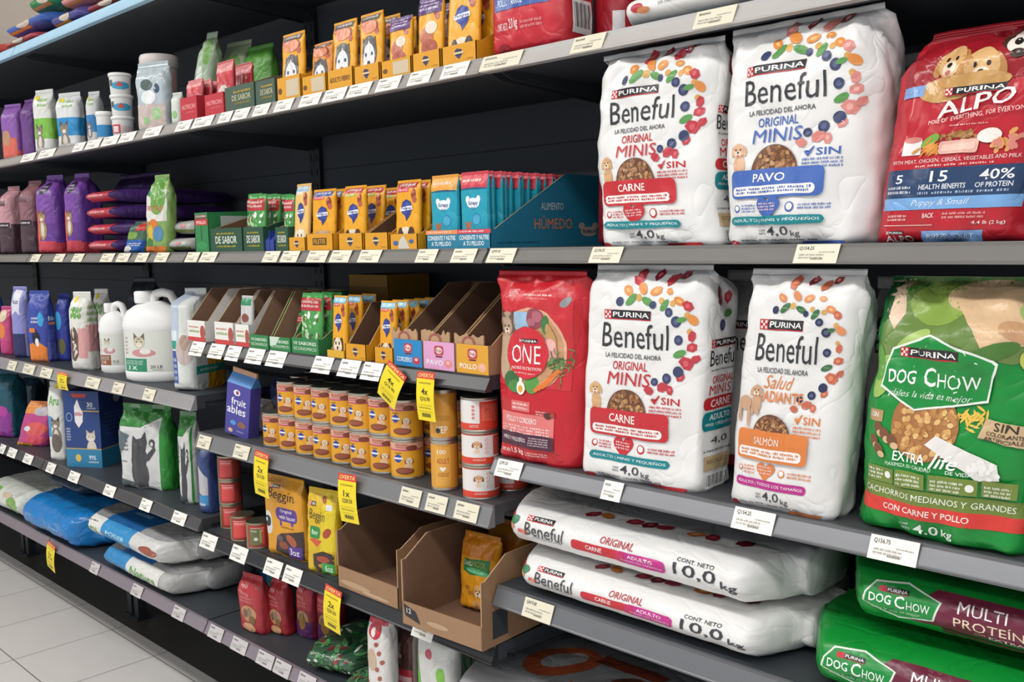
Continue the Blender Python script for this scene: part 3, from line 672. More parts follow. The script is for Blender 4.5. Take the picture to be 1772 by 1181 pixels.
def alpo_front(A):
    A.poly([(0, 6), (100, 2), (100, 28), (0, 28)], '9C1C28')
    A.ell(80, 10, 13, 7, '4A3028'); A.ell(80, 9, 5, 8, 'E8DCD0'); A.ell(80, 14, 8, 4, 'EEE4DA'); A.ell(80, 13, 3.2, 1.6, '1E1A1A'); A.ell(80, 18, 5, 2, '3A2420')
    A.ell(36, 30, 20, 6, 'C89A5C'); A.dog(36, 18, 11, 'D8AC74', 'B88448', False); A.dog(58, 22, 13, 'DCB078', 'C08C50', False); A.ell(56, 28, 22, 4, 'C89A5C')
    A.rect(2, 27, 20, 32, '7CA4D8'); A.lines(4, 28.4, 17, 30.6, 1, 'A8C4E8', 3)
    A.logo(38, 30, 76, 33.6); A.text('ALPO', 34, 34.2, 84, 41.0, 'F6EEEA', .015, .12, rot=-8)
    A.text('MORE OF EVERYTHING, FOR EVERYONE', 28, 42, 92, 44.4, 'F0D8D4', .01, rot=-5); A.lines(44, 46.4, 70, 47.4, 1, 'E8B8B4', 6)
    A.rect(12, 52, 26, 59, 'ECE8E8'); A.ell(19, 52, 7, 1.4, 'D08078'); A.ell(32, 53, 7, 2.4, '7CAC48', -30)
    R = random.Random(9)
    A.begin()
    for k in range(34): A.ell(34 + R.gauss(0, 5), 57 + R.gauss(0, 1.6), 4, .5, 'E0943C', -30 + R.uniform(-20, 20), 6)
    for k in range(40): A.ell(54 + R.gauss(0, 6), 51.6 + R.gauss(0, 1), 2, .8, ('9A6C40', 'B48450')[k % 2], R.uniform(0, 180), 7)
    A.end()
    A.rr(39, 53.6, 66, 59.6, 'E8B4A4', 2); A.rr(41, 55, 64, 58.4, 'F0C8B8', 2); A.ell(72, 52.6, 8, 3.4, 'F0E8E0')
    A.begin()
    for k in range(26): A.ell(82 + R.gauss(0, 5), 56 + R.gauss(0, 1.8), 3, 1.2, ('E0A060', 'D88878', 'EBC890')[k % 3], R.uniform(0, 180), 7)
    A.end()
    A.text('WITH MEAT, CHICKEN, CEREALS, VEGETABLES AND MILK', 5, 61.2, 94, 63.2, 'F4DCD8', .015); A.lines(24, 63.8, 78, 65.2, 1, 'F0C0BC', 5)
    A.poly([(0, 65.6), (100, 65.6), (100, 79), (0, 79)], '2E4468')
    A.text('5', 11, 68, 16, 72, 'F4F4F6', .04); A.text('15', 37, 67, 49, 72, 'F4F4F6', .04); A.text('40%', 70, 67.4, 92, 72, 'F4F4F6', .03)
    A.lines(4, 73, 24, 77.4, 2, 'D4DCE8', 3); A.text('HEALTH BENEFITS', 30, 73, 62, 75.4, 'E4E8F0', .02); A.text('OF PROTEIN', 68, 73, 92, 75.4, 'E4E8F0', .02); A.lines(30, 76.2, 92, 78, 1, 'A8B8D0', 4)
    A.rect(0, 79, 100, 84.6, '7CACE0'); A.text('Puppy & Small', 26, 80, 66, 83.6, 'DCE8F6', .0, .3)
    A.lines(8, 86.6, 24, 90, 2, 'F0C8C4', 3); A.text('BACK', 36, 86.4, 44, 88.6, 'F4DCD8', .02); A.lines(50, 86, 78, 89.6, 2, 'E8A8A4', 5); A.rect(4, 91.6, 44, 92, 'F0C8C4'); A.text('4.4 lb (2 kg)', 70, 90.4, 92, 92.4, 'F4DCD8', .01)
    A.logo(8, 94.4, 22, 96.2); A.text('ALPO', 8, 96.6, 29, 99.4, 'F6EEEA', .02); A.rect(36, 94.6, 78, 99.8, '7CA4D8'); A.text('PUPPIES / ADULT', 40, 96, 72, 98.2, 'D8E6F8', .02)
def tenkilo(A):
    A.ell(6, 26, 3.0, 17, 'B03040', 20); A.ell(7.5, 52, 2.0, 15, 'D8987C', -25); A.ell(9.4, 32, 1.6, 14, '2F7A50', 30); A.rect(11, 58, 12.6, 70, 'D86058'); A.ell(13.6, 66, 1.2, 9, 'E08870')
    A.rect(13.8, 12, 24.2, 27, 'C8202C'); A.rect(16.3, 12, 24.2, 25, '26262A'); A.text('PURINA', 16.8, 15, 23.8, 23, 'F4F0EC', .02)
    for i in range(3):
        for j in range(3):
            if (i + j) % 2 == 0: A.rect(14.1 + i * .65, 14 + j * 3.6, 14.75 + i * .65, 17.6 + j * 3.6, 'F4E4E0')
    A.text('Beneful', 13.8, 31, 28.6, 72, '36383C'); A.text('LA FELICIDAD DEL AHORA', 16.4, 74, 28, 79, '4A4A4C', .01)
    A.text('ORIGINAL', 42, 18, 53.5, 38, 'B42830', .02, .1)
    A.rr(32, 46, 64, 76, 'C42C38', 1.2); A.rr(48.5, 44, 64, 79, 'C4308C', 1.2); A.rect(47.8, 47, 51, 76, 'C43060'); A.text('CARNE', 37.4, 52, 43.2, 65, 'F6ECE8', .02); A.text('ADULTO', 52, 50, 60.4, 60, 'F8E8F0', .02); A.text('TODOS LOS TAMAÑOS', 49.6, 64, 63.2, 70, 'F4DCE8', .015)
    A.text('CONT. NETO', 67.4, 22, 78.6, 32, '36383C', .01); A.text('10,0', 66.6, 36, 79.6, 76, '3A3C42', .01); A.text('kg', 81, 55, 85.6, 84, '3A3C42', .01)
def tenkilo_(A, f=tenkilo, k=1.045):
    f(A); A.ops = [(V * [k, .84] + [0, 3], T, c, g) for (V, T, c, g) in A.ops]
def multi_(A):
    multi(A); A.ops = [(V * [.8, .88] + [0, 2], T, c, g) for (V, T, c, g) in A.ops]; A.rect(78, 8, 100, 88, '6A2038')
def tentop(A):
    trail(A, [(20 + 7 * k + (k * 13 % 5), 62 + (k * 29 % 30), 'dror'[k % 4], 2.6) for k in range(9)], dict(r='9A2C3C', d='6A1828', o='C87838', R='B84850'))
def multi(A):
    A.poly([(30, 30), (34, 8), (100, 8), (100, 88), (24, 82)], '6A2038')
    A.poly([(12, 40), (15, 14), (25, 8), (36, 30), (34, 72), (23, 84), (11.4, 62)], 'DCE8D8'); A.poly([(12.6, 41), (15.4, 17), (25, 11.5), (35.3, 31), (33.4, 70), (23, 80), (12, 61)], '168A3C')
    A.rect(16.5, 22, 26, 33, 'C8202C'); A.rect(19, 22, 26, 32, '26262A'); A.text('PURINA', 19.4, 24, 25.6, 30, 'F4F0EC', .01)
    A.text('DOG', 13.6, 39, 20.8, 57, 'F4F8F2', .02); A.text('C', 22, 35, 25, 60, 'F4F8F2', .02); A.text('HOW', 25.6, 42, 32.8, 60, 'F4F8F2', .02); A.text('dales la vida es mejor', 14.5, 64, 30, 72, 'D0E4CC', -.005, .3)
    A.text('MULTI', 41, 20, 55, 42, 'F4ECEC', .03); A.text('PROTEÍNAS', 40, 46, 66, 70, 'EBD8B8', .0); A.text('CON', 46, 73, 49, 77, 'E0C8C8', .01); A.text('EXTRA', 50, 74, 60, 82, 'E8D4D4', .02)
    A.poly([(36, 84), (44, 88), (100, 96), (100, 100), (36, 96)], '4A1828')
def ped_front(top='B42838', second='D84840', photo=True, dark=False, pup='E8D8C0', pd='4A3024', logo=True):
    def f(A):
        A.rect(8, 3, 92, 13, top); A.lines(16, 5, 84, 11, 1, 'F4E8E0', 3); A.rect(8, 13, 60, 18, second); A.lines(12, 14, 56, 17, 1, 'F8E4D8', 4)
        A.ell(80, 22, 11, 8, '8A3A30'); A.ell(84, 30, 9, 5, 'B0584A'); A.ell(76, 18, 6, 3, 'C87860')
        if logo:
            A.poly([(50, 29), (68, 33), (76, 42), (70, 52), (52, 62), (46, 54), (32, 50), (26, 42), (34, 33)], '2A3C8C'); A.ell(50, 42, 15, 9, '3A4CA0'); A.poly([(24, 41), (76, 39), (78, 45), (24, 47)], 'E8ECF4'); A.text('Pedigree', 28, 40.4, 74, 46, '3A3C80', .02)
        if photo:
            A.ell(50, 86, 30, 16, pup); A.ell(26, 84, 12, 13, pd); A.ell(74, 84, 14, 14, pd); A.ell(50, 92, 15, 9, 'F4EEE4'); A.ell(50, 86, 6, 3, '241C1C'); A.ell(36, 80, 4, 2.4, '241C1C'); A.ell(64, 80, 4, 2.4, '241C1C')
    return f
def tray_ped(A):
    A.poly([(44, 22), (58, 30), (60, 55), (50, 80), (40, 60), (38, 34)], '3C3C70'); A.ell(49, 45, 9, 18, '2E2E40'); A.rect(36, 42, 64, 52, 'D8C8A0'); A.lines(70, 80, 92, 90, 1, '9A6A18', 3)
def can_ped(A):
    A.rect(0, 0, 100, 23, 'D8A48C'); A.rect(4, 3, 60, 10, 'D8A48C'); A.text('PEDIGREE', 30, 3.5, 58, 9.5, 'A83038', .02); A.lines(30, 11, 54, 16, 1, 'A83850', 3); A.rect(0, 19, 100, 23, 'C04878' )
    A.ell(66, 15, 12, 8, '7A3C2C'); A.rect(28, 29, 44, 31, '6A4818')
    A.poly([(36, 32), (43, 38), (45, 47), (40, 56), (34, 58), (27, 52), (26, 42)], '2444A0'); A.rect(25, 43, 47, 48, 'E8ECF4')
    A.dog(60, 52, 8, 'E4D0B4', '8A5638', False); A.ell(58, 70, 9, 10, 'E0B890')
    A.ell(50, 82, 20, 10, '7A3E28', n=22); A.ell(50, 81, 17, 7, '96523A'); A.lines(36, 78, 64, 84, 3, 'AA6448', 7)
def can_red(base='C83838'):
    def f(A): A.rect(30, 12, 70, 88, 'D84C4C'); A.rect(30, 12, 70, 14.5, 'F0C0B8'); A.rect(8, 0, 20, 100, '7A8050'); A.rect(34, 22, 66, 25, 'F0D0C8'); A.rect(34, 29, 66, 31, 'E89890')
    return f
def cat_blue_front(A): A.cat(45, 40, 16)
def stars(A): pass

# ---------------------------------------------------------------- nearest bay, eye-level shelf
z = LV['r2']
bag('dog_food_bag', 'dog food bag', 'white sack with red CARNE banner on the eye-level shelf, crumpled left edge', 1037, 1238, 0, z, .035, 2, .11, 'E9E8E6', beneful_front(), beneful_side(), h=.362,
    top=.16, r=.022, bulge=.3, ff=.7, sway=.03, wr=1.3, seed=11, seal=.03, topw=.02, waist=.02)
bag('dog_food_bag', 'dog food bag', 'white sack with blue PAVO banner on the eye-level shelf', 1252, 1492, 0, z, .035, 0, .13, 'E9E8E6', beneful_front('PAVO', '4468B4', cols=dict(FC, r='D88880', R='E8A8A0', d='8A3438'), bandt='ADULTO | MINIS Y PEQUEÑOS', dogc='E0B494'),
    None, h=.366, top=.2, r=.03, bulge=.3, ff=.6, sway=.012, shear=.03, wr=1.3, seed=23, seal=.03, topw=.06, waist=-.06)
bag('dog_food_bag', 'dog food bag', 'glossy red sack with puppies and a navy band at the right end', 1506, 1764, 0, z, .035, 0, .10, 'BC2330', alpo_front, h=.312, rough=.2,
    top=.16, r=.035, bulge=.3, shear=.16, topw=-.17, waist=-.02, wr=1.4, seed=31, seal=.05, fold=.2)
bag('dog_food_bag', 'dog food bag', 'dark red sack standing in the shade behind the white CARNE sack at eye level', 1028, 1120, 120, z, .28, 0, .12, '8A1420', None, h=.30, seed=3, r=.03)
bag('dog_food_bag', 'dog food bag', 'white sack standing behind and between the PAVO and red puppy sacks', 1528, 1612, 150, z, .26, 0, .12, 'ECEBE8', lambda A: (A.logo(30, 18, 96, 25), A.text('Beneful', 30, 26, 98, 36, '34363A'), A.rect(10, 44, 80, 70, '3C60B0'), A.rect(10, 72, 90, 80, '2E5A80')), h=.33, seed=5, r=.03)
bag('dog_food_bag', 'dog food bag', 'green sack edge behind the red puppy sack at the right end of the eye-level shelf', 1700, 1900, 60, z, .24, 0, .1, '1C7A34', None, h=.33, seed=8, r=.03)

# ---------------------------------------------------------------- nearest bay, shelf of upright sacks
z = LV['a3']
bag('dog_food_bag', 'dog food bag', 'red sack with a round emblem, small dog and carrots, beside the stacked cans', 858, 995, 0, z, .03, 0, .085, 'C4222E', one_front, h=.405, rough=.28,
    top=.14, ff=.7, r=.03, bulge=.3, shear=.05, topw=.06, waist=0, wr=1.1, seed=41, seal=.03)
bag('dog_food_bag', 'dog food bag', 'white boxy sack with red CARNE banner and printed side gusset, beside the red sack', 1007, 1207, 0, z, .02, 3, .12, 'E9E8E6', beneful_front(), beneful_side(), h=.418,
    top=.10, ff=.6, r=.010, bulge=.15, shear=.055, topw=-.03, wr=.9, seed=52, seal=.03)
bag('dog_food_bag', 'dog food bag', 'white sack with orange SALMÓN banner leaning right', 1257, 1438, 0, z, .03, -1, .09, 'E7E6E4', beneful_front('SALMÓN', 'DC8040', 'Salud', 'RADIANTE', 'B82C88', 'ADULTO | TODOS LOS TAMAÑOS', SAL, 'C8A080', True), None, h=.412,
    top=.14, ff=.6, r=.02, bulge=.25, shear=.105, topw=.02, wr=1.0, seed=63, seal=.03)
bag('dog_food_bag', 'dog food bag', 'big green sack with a white-edged hexagon and a kibble bowl', 1468, 1790, 0, z, .03, 0, .12, '128A36', chow_front, h=.40, rough=.3,
    top=.22, r=.05, bulge=.3, shear=.09, topw=-.02, wr=1.8, seed=74, seal=.03, fold=.15)
bag('dog_food_bag', 'dog food bag', 'white sack half hidden behind the boxy CARNE sack', 1236, 1330, 480, z, .23, 3, .11, 'E8E7E4', lambda A: (A.logo(8, 24, 80, 28), A.text('Beneful', 8, 29, 92, 39, '34363A'), A.ell(20, 64, 16, 6, 'C43038'), A.ell(18, 73, 16, 5, '2478A0'), A.ell(40, 95, 22, 4, 'B03040')), h=.40, seed=15, r=.02)
bag('dog_food_bag', 'dog food bag', 'white sack half hidden behind the SALMÓN sack and the green sack', 1490, 1590, 480, z, .23, 0, .11, 'E4E3E0', lambda A: (A.rect(20, 18, 90, 23, '303034'), A.text('Beneful', 20, 24, 98, 34, '34363A'), A.ell(60, 52, 30, 6, 'C47048'), A.ell(50, 66, 30, 5, 'B82C88')), h=.39, seed=16, r=.02)

# ---------------------------------------------------------------- nearest bay, lying sacks
z = LV['a4']; Y = D + .035
X0, X1 = fx(884, Y, z + .05), fx(1362, Y, z + .05)
lying('dog_food_bag', 'dog food bag', 'white ten kilo sack lying at the bottom of the pair', X0, X1, Y, z, .088, .36, 'E6E5E3', tenkilo_, tentop, seed=4, wr=1.1)
X0, X1 = fx(866, Y, z + .14), fx(1352, Y, z + .14)
lying('dog_food_bag', 'dog food bag', 'white ten kilo sack lying on top of the pair', X0, X1, Y, z + .093, .104, .36, 'E6E5E3', tenkilo_, tentop, seed=9, wr=1.2)
X0 = fx(1378, Y, z + .05)
lying('dog_food_bag', 'dog food bag', 'green sack with a maroon panel lying at the bottom of its pair', X0, X0 + .62, Y, z, .11, .36, '118A34', multi_, None, seed=6, rough=.3, wr=1.5)
X0 = fx(1446, Y + .03, z + .17)
lying('dog_food_bag', 'dog food bag', 'green sack with a maroon panel lying on top of its pair', X0, X0 + .62, Y + .03, z + .115, .11, .34, '118A34', multi_, None, seed=12, rough=.3, wr=1.5)
z = LV['a5']
def greybag(A):
    A.ell(30, 45, 12, 26, 'C8623C', 25); A.ell(30, 43, 6, 16, 'C8C6C4', 25); A.text('VITAL', 44, 60, 60, 76, 'C8623C', .02, rot=-10); A.ell(64, 50, 9, 16, '6A4030'); A.text('SIN', 66, 74, 76, 84, 'B85038', .02); A.rect(40, 20, 70, 32, '8A3C28')
X0 = fx(780, D + .05, z + .15)
lying('dog_food_bag', 'dog food bag', 'grey sack with an orange ring lying on the bottom shelf of the nearest bay', X0, X0 + .62, D + .03, z, .19, .40, 'A8A8AA', None, greybag, seed=21)
lying('dog_food_bag', 'dog food bag', 'dark sack lying right of the grey orange-ring sack', X0 + .66, X0 + 1.24, D + .04, z, .17, .40, '3A3A40', None, None, seed=22)

# ---------------------------------------------------------------- nearest bay, second shelf from the top
z = LV['r1']
def red2(A):
    A.rect(8, 30, 88, 62, 'C8B478'); A.rect(8, 62, 88, 76, '3458A0'); A.text('CACHORROS', 18, 64, 52, 69, 'F0F0F0', .03); A.text('POLLO Y ARROZ', 14, 70, 52, 74, 'D8E0F0', .02); A.lines(56, 64, 84, 70, 2, '90A8D0', 3)
    A.text('CONT. NETO', 14, 83, 28, 87, 'F4D8D8', .01); A.text('2,0 kg', 30, 81, 44, 88, 'F8E8E8', .01); A.lines(48, 83, 78, 88, 2, 'E89898', 4); A.ell(20, 97, 10, 3, '9A1824')
def barside(A):
    A.rect(20, 74, 84, 92, 'F0EEEC')
    for q in range(12): A.rect(26 + q * 4.4, 76, 26 + q * 4.4 + 1.2 + (q * 5 % 3), 89, '404044')
bag('dog_food_bag', 'dog food bag', 'red 2,0 kg sack with a blue strip on the second shelf', 850, 975, -150, z, .035, 4, .11, 'C42834', red2, barside, h=.37, r=.02, wr=1.2, seed=71, rough=.3)
bag('dog_food_bag', 'dog food bag', 'red sack standing behind the red 2,0 kg sack', 1022, 1085, -150, z, .17, 4, .11, 'B02030', lambda A: A.rect(70, 78, 98, 92, 'E8E4E4'), h=.36, r=.03, seed=72)
X0 = fx(1062, D + .03, z + .04)
lying('dog_food_bag', 'dog food bag', 'white 2,0 kg sack lying lowest on the second shelf of the nearest bay', X0, X0 + .46, D + .035, z, .06, .3, 'ECEBE8', lambda A: (A.ell(14, 50, 3, 18, 'B83848'), A.ell(17, 62, 3, 12, 'D08858'), A.lines(24, 40, 44, 56, 1, 'A0A0A0'), A.text('2,0 kg', 52, 40, 62, 74, '55565A')), seed=31)
lying('dog_food_bag', 'dog food bag', 'white sack with a teal oval lying on top of another on the second shelf', X0 - .01, X0 + .45, D + .035, z + .061, .075, .3, 'ECEBE8', lambda A: (A.rr(66, 40, 92, 80, '2C9AA4', 4), A.text('ADULTO', 71, 50, 87, 68, 'E0F0F0', .02)), seed=32)

# ---------------------------------------------------------------- middle bay, eye-level shelf: teal carton of sachets
z = LV['r2']
X0, X1 = fx(738, D + .02, z), fx(850, D + .02, z); wd = X1 - X0; XC = (X0 + X1) / 2
def tealfront(A):
    for k in (0, 50):
        A.text('CONSIENTE Y NUTRE', k + 3, 30, k + 47, 55, 'E8F4F8', .03); A.text('A TU PELUDO', k + 9, 62, k + 40, 86, 'E8F4F8', .03)
    A.rect(0, 0, 50, 22, 'E88A50'); A.rect(50, 0, 100, 22, 'D04050'); A.lines(4, 4, 42, 17, 1, 'F8E0C8', 2); A.lines(53, 4, 90, 17, 1, 'F8E0E0', 3)
def tealside(A):
    A.text('ALIMENTO', 42, 40, 62, 50, 'C8D8DC', .02, rot=0); A.text('HÚMEDO', 36, 58, 70, 76, 'E0824C', .05); A.ell(86, 80, 8, 7, 'B8A8A0'); A.ell(79, 72, 3, 5, 'B8A8A0'); A.ell(92, 72, 3, 5, 'B8A8A0'); A.lines(80, 76, 94, 84, 1, '2A4060', 4); A.lines(5, 92, 40, 95, 1, '0E3A5A', 5)
tray('display_box', 'display box', 'teal open carton with HÚMEDO on its side, full of sachets', 738, 850, z, .02, fz(398, XC, D + .02) - z, .38, .165, '1E7C9C', '5A5048', tealfront, tealside, flat=.36)
def sachet(topc, k=0):
    def f(A):
        A.rect(0, 0, 100, 22, topc); A.lines(8, 9, 80, 15, 1, 'F8E8D8', 2); A.ell(50, 24, 50, 3, '1A5A78'); A.rect(0, 24, 100, 100, '1E9CB4')
        A.ell(50, 42, 24, 7, 'E8F0F4'); A.ell(30, 37, 8, 5, 'E8F0F4'); A.ell(70, 37, 8, 5, 'E8F0F4'); A.text('Scrapy', 32, 39, 68, 46, '2A3C78', .03); A.text('DOG', 42, 47, 58, 50, '2A3C78', .03)
        A.ell(62, 64, 17, 8, '2C7CB0'); A.ell(62, 64, 14, 6.6, '4AA8C8'); A.poly([(20, 100), (20, 74), (15, 66), (30, 68), (42, 66), (38, 76), (40, 100)], 'A86A48'); A.ell(60, 96, 22, 4, 'E8D8C8')
    return f
p = bag('sachet', 'food sachet', 'sachet with orange top standing at the front of the teal carton', 748, 793, 303, z + .004, .032, 0, .014, '1E9CB4', sachet('E8A03C'), seal_col='E8A03C', r=.006, wr=.7, top=.15, seal=.05, group='sachets in the teal carton')
p2 = bag('sachet', 'food sachet', 'sachet with red top standing at the front right of the teal carton', 799, 845, 297, z + .004, .032, 0, .014, '1E9CB4', sachet('D04050'), seal_col='D04050', r=.006, wr=.7, top=.15, seal=.05, group='sachets in the teal carton')
for k in range(17):
    s_ = p2 if k != 3 else p2
    dup(s_, (p2.location.x + (.004 if k % 3 == 1 else -.003), p2.location.y + .0185 * (k + 1), z + .004), .02 * ((k * 7) % 5 - 2), 'red-topped sachet in the file behind the front red sachet of the teal carton')
for k in range(15):
    dup(p, (p.location.x, p.location.y + .0205 * (k + 1), z + .004), .02 * ((k * 5) % 5 - 2), 'orange-topped sachet in the file behind the front orange sachet of the teal carton')

# ---------------------------------------------------------------- pouches in yellow cartons (three shelves)
def pouch(label, tr, yt, z, back, art, base='E8A41C', d=.014, sc=None, group='yellow pouches in cartons', name='pouch', rx=-3, top_=.12, h=None, wk=1.0, **kw):
    """a flat pouch standing in the carton whose front is seen between tr[0] and tr[1], BACK metres behind its front panel"""
    X, Y, wd = front_fit(tr[0], tr[1], z, .016, 0); dy = .016 + .009 + back
    w2 = (wd - .014) * wk; h = h or fz(yt, X, D + dy - back) - z - .006
    xl, xr = px_of(X - w2 / 2, D + dy, z + .006), px_of(X + w2 / 2, D + dy, z + .006)
    return bag(name, 'food pouch', label, xl, xr, 0, z + .006, dy, 0, d, base, art, seal_col=sc or base, r=.005, wr=kw.pop('wr', .8), h=h, top=top_, seal=.05, group=group, rx=rx, bulge=.3, rough=.3, seed=int(tr[0] + back * 500) % 89, **kw)
def ytray(label, xl, xr, yt, k, dy=.016, d=.22, hb=None, art=tray_ped, outer='DE9C1A', inner='C88C28', hbm=.115, **kw):
    z = LV[k]; X = fx((xl + xr) / 2, D + dy, z)
    return tray('display_box', 'display box', label, xl, xr, z, dy, fz(yt, X, D + dy) - z, d, hbm, outer, inner, art, None, **kw)
R1 = [(480, 521, 132, 'leftmost yellow carton on the second shelf, beside the dark green cartons'), (523, 565, 130, 'yellow carton with torn grey patch, second from the left on the second shelf'), (567, 611, 119, 'yellow carton lettered along its front on the second shelf'),
      (613, 657, 112, 'yellow carton under the two husky pouches, fourth on the second shelf'), (660, 712, 102, 'yellow carton with a grey patch, fifth on the second shelf'), (714, 762, 89, 'yellow carton holding the purple and yellow pouch on the second shelf'), (765, 825, 76, 'yellow carton beside the red sack on the second shelf')]
for k, (a, b, yt, lb) in enumerate(R1):
    art = tray_ped if k in (3, 5, 6) else (lambda A: (A.rect(40, 15, 92, 90, 'C8B89C'), A.ell(14, 60, 8, 14, '6A4418'))) if k in (0, 1, 4) else (lambda A: A.text('ADULTO PERRO', 10, 40, 90, 66, '5A3A18', .02))
    ytray(lb, a, b, yt, 'r1', art=art)
def husky(A):
    ped_front('6A6464', 'D86060', False, logo=False)(A)
    A.ell(50, 22, 36, 9, 'E09070'); A.ell(50, 60, 34, 26, '5A5A5E'); A.poly([(18, 56), (22, 36), (40, 48)], '4A4A4E'); A.poly([(82, 56), (78, 36), (60, 48)], '4A4A4E'); A.ell(50, 68, 27, 22, 'E4E2E0'); A.ell(50, 54, 5, 12, 'E4E2E0')
    A.ell(36, 62, 5, 3, '3A5878'); A.ell(64, 62, 5, 3, '3A5878'); A.ell(50, 76, 8, 4.5, '2A2424'); A.rect(0, 88, 100, 100, 'E8A41C')
h1 = LV['r1']
T0, T1, T2, T3, T4, T5, T6 = [(a, b) for a, b, _, _ in R1]
HG = 'husky pouches on the second shelf'
def purp(A): ped_front('4A2C6A', 'E0A030', False, logo=False)(A); A.rect(0, 0, 100, 24, '5A3474'); A.lines(10, 4, 90, 20, 3, 'E8E0F0', 4); A.ell(40, 55, 30, 14, 'B86848'); A.ell(60, 44, 24, 9, 'E8D8C8'); A.ell(50, 72, 34, 12, 'A85038'); A.rect(0, 84, 100, 100, 'E8A41C')
pouch('husky pouch with rounded top at the far left of the yellow cartons', T0, 55, h1, 0, husky, group=HG)
for k in range(4): pouch('orange pouch slumped in the second yellow carton, %s from the front' % ('first', 'second', 'third', 'last')[k], T1, 70 + (k * 7) % 11, h1, .01 + .04 * k, husky, wk=.92, rx=-5, group=HG, base='D88830', wr=1.6)
pouch('husky pouch in the lettered yellow carton on the second shelf', T2, 34, h1, 0, husky, group=HG)
pouch('husky pouch behind the one in the lettered yellow carton', T2, 36, h1, .045, husky, group=HG)
pouch('husky pouch at the front of the fourth yellow carton on the second shelf', T3, 20, h1, 0, husky, group=HG)
for k in range(2): pouch('husky pouch %s the front one in the fourth yellow carton' % ('right behind', 'well behind')[k], T3, 20, h1, .05 + .05 * k, husky, group=HG)
pouch('short purple-topped pouch in the fifth yellow carton on the second shelf', T4, 28, h1, 0, purp, group='purple-topped pouches', wk=.8)
pouch('tall purple and yellow pouch left of the yellow brown-dog pouch', T5, 0, h1, 0, purp, h=.155, group='purple-topped pouches')
pouch('second tall purple pouch behind the front one of its carton', T5, 0, h1, .05, purp, h=.15, group='purple-topped pouches')
pouch('yellow pouch with blue emblem and brown dog beside the red sack', T6, -10, h1, 0, ped_front(photo=True, pd='3A241C'), h=.165, group='yellow pouches beside the red sack')
pouch('yellow pouch behind the brown-dog one beside the red sack', T6, -10, h1, .045, ped_front(photo=True, pd='3A241C'), h=.165, group='yellow pouches beside the red sack')

h2 = LV['r2']
R2 = [(500, 529, 411, 'yellow carton with a torn corner beside the green cartons at eye level', 0), (531, 577, 405, 'yellow carton lettered in brown at eye level', 1), (586, 628, 404, 'yellow carton third from the left at eye level', 0), (631, 672, 403, 'empty yellow carton with brown inside at eye level', 0), (675, 723, 405, 'yellow carton with a ripped front beside the teal carton', 2)]
for k, (a, b, yt, lb, t_) in enumerate(R2):
    art = (tray_ped, lambda A: (A.rect(24, 25, 76, 68, '4A3A18'), A.text('FILETES', 28, 32, 72, 60, 'E0A020', .03)), lambda A: (A.poly([(30, 98), (36, 40), (50, 10), (62, 46), (72, 96)], 'C8C4B8'), A.ell(22, 60, 9, 16, '3A60A0'), A.ell(78, 50, 8, 14, '3A60A0')))[t_]
    ytray(lb, a, b, yt, 'r2', art=art, inner='6E4E38', hbm=.13)
U0, U1, U2, U3, U4 = [(q[0], q[1]) for q in R2]
pouch('pale blue-topped pouch with a labrador puppy beside the green cartons at eye level', U0, 318, h2, 0, ped_front('8AB4D0', 'E8D8C0', pup='EFE2CC', pd='E8D8C0'), shear=.06, base='EBC070')
pouch('blue-topped pouch in the brown-lettered yellow carton', U1, 327, h2, 0, ped_front('3A5CA0', 'D84848', pup='C8A888', pd='C0A080'), wk=.92)
pouch('blue-topped pouch behind the one in the brown-lettered carton', U1, 327, h2, .03, ped_front('3A5CA0', 'D84848', pup='C8A888'), wk=.92)
pouch('red-topped pouch in the third yellow carton at eye level', U2, 321, h2, 0, ped_front('B83038', 'B8C048'))
pouch('pouch leaning back behind the red-topped one in the third yellow carton', U2, 318, h2, .05, ped_front('B83038', 'B8C048'), wk=.93, rx=-8)
pouch('orange-edged pouch deep in the third yellow carton at eye level', U2, 322, h2, .12, ped_front('B83038', 'B8C048'), rx=-3)
pouch('red-topped pouch in the ripped yellow carton beside the teal carton', U4, 311, h2, 0, ped_front('A82834', 'D84860'), wk=.95)
pouch('red-topped pouch behind the one in the ripped yellow carton', U4, 311, h2, .03, ped_front('A82834', 'D84860'), wk=.95)
# dark green cartons
def gtray(A): A.rect(0, 0, 100, 100, '1F4A34'); A.lines(20, 18, 78, 30, 1, 'B8A830', 2); A.text('DE SABOR', 16, 34, 84, 66, 'D8DCD0', .02); A.lines(20, 72, 80, 84, 1, 'B8A830', 3)
def gpouch(A):
    A.rect(0, 0, 100, 8, '3AA048'); A.rect(0, 8, 100, 30, 'B83038'); A.lines(8, 12, 92, 26, 2, 'F0D8D0', 3)
    R = random.Random(4)
    A.begin()
    for k in range(46): A.ell(R.uniform(8, 92), R.uniform(32, 94), R.uniform(5, 12), R.uniform(1.5, 4), ('E8F0E4', '2E7A38', '8AC070', '58A050', 'B8D8A8', '7A3A30')[k % 6], R.uniform(0, 180), 7)
    A.end()
def green_box(A): A.rect(10, 5, 90, 16, '6A4838'); A.text('CACHORRO', 14, 7, 86, 12, 'E8E0D8', .02); A.rect(6, 17, 94, 32, 'C03038'); A.text('POLLO', 18, 21, 82, 29, 'F4E8E4', .03); A.rect(44, 34, 50, 70, '1A5A34'); A.ell(50, 84, 32, 9, '3E9858'); A.ell(50, 84, 26, 7, '2E8A4C')
tray('display_box', 'display box', 'tall green carton with red POLLO panel at eye level', 339, 363, h2, .016, .118, .2, .122, '2A8048', '6A5040', green_box, lambda A: (A.rect(20, 12, 70, 44, 'B8BCB8'), A.rect(5, 50, 18, 70, 'C87048')))
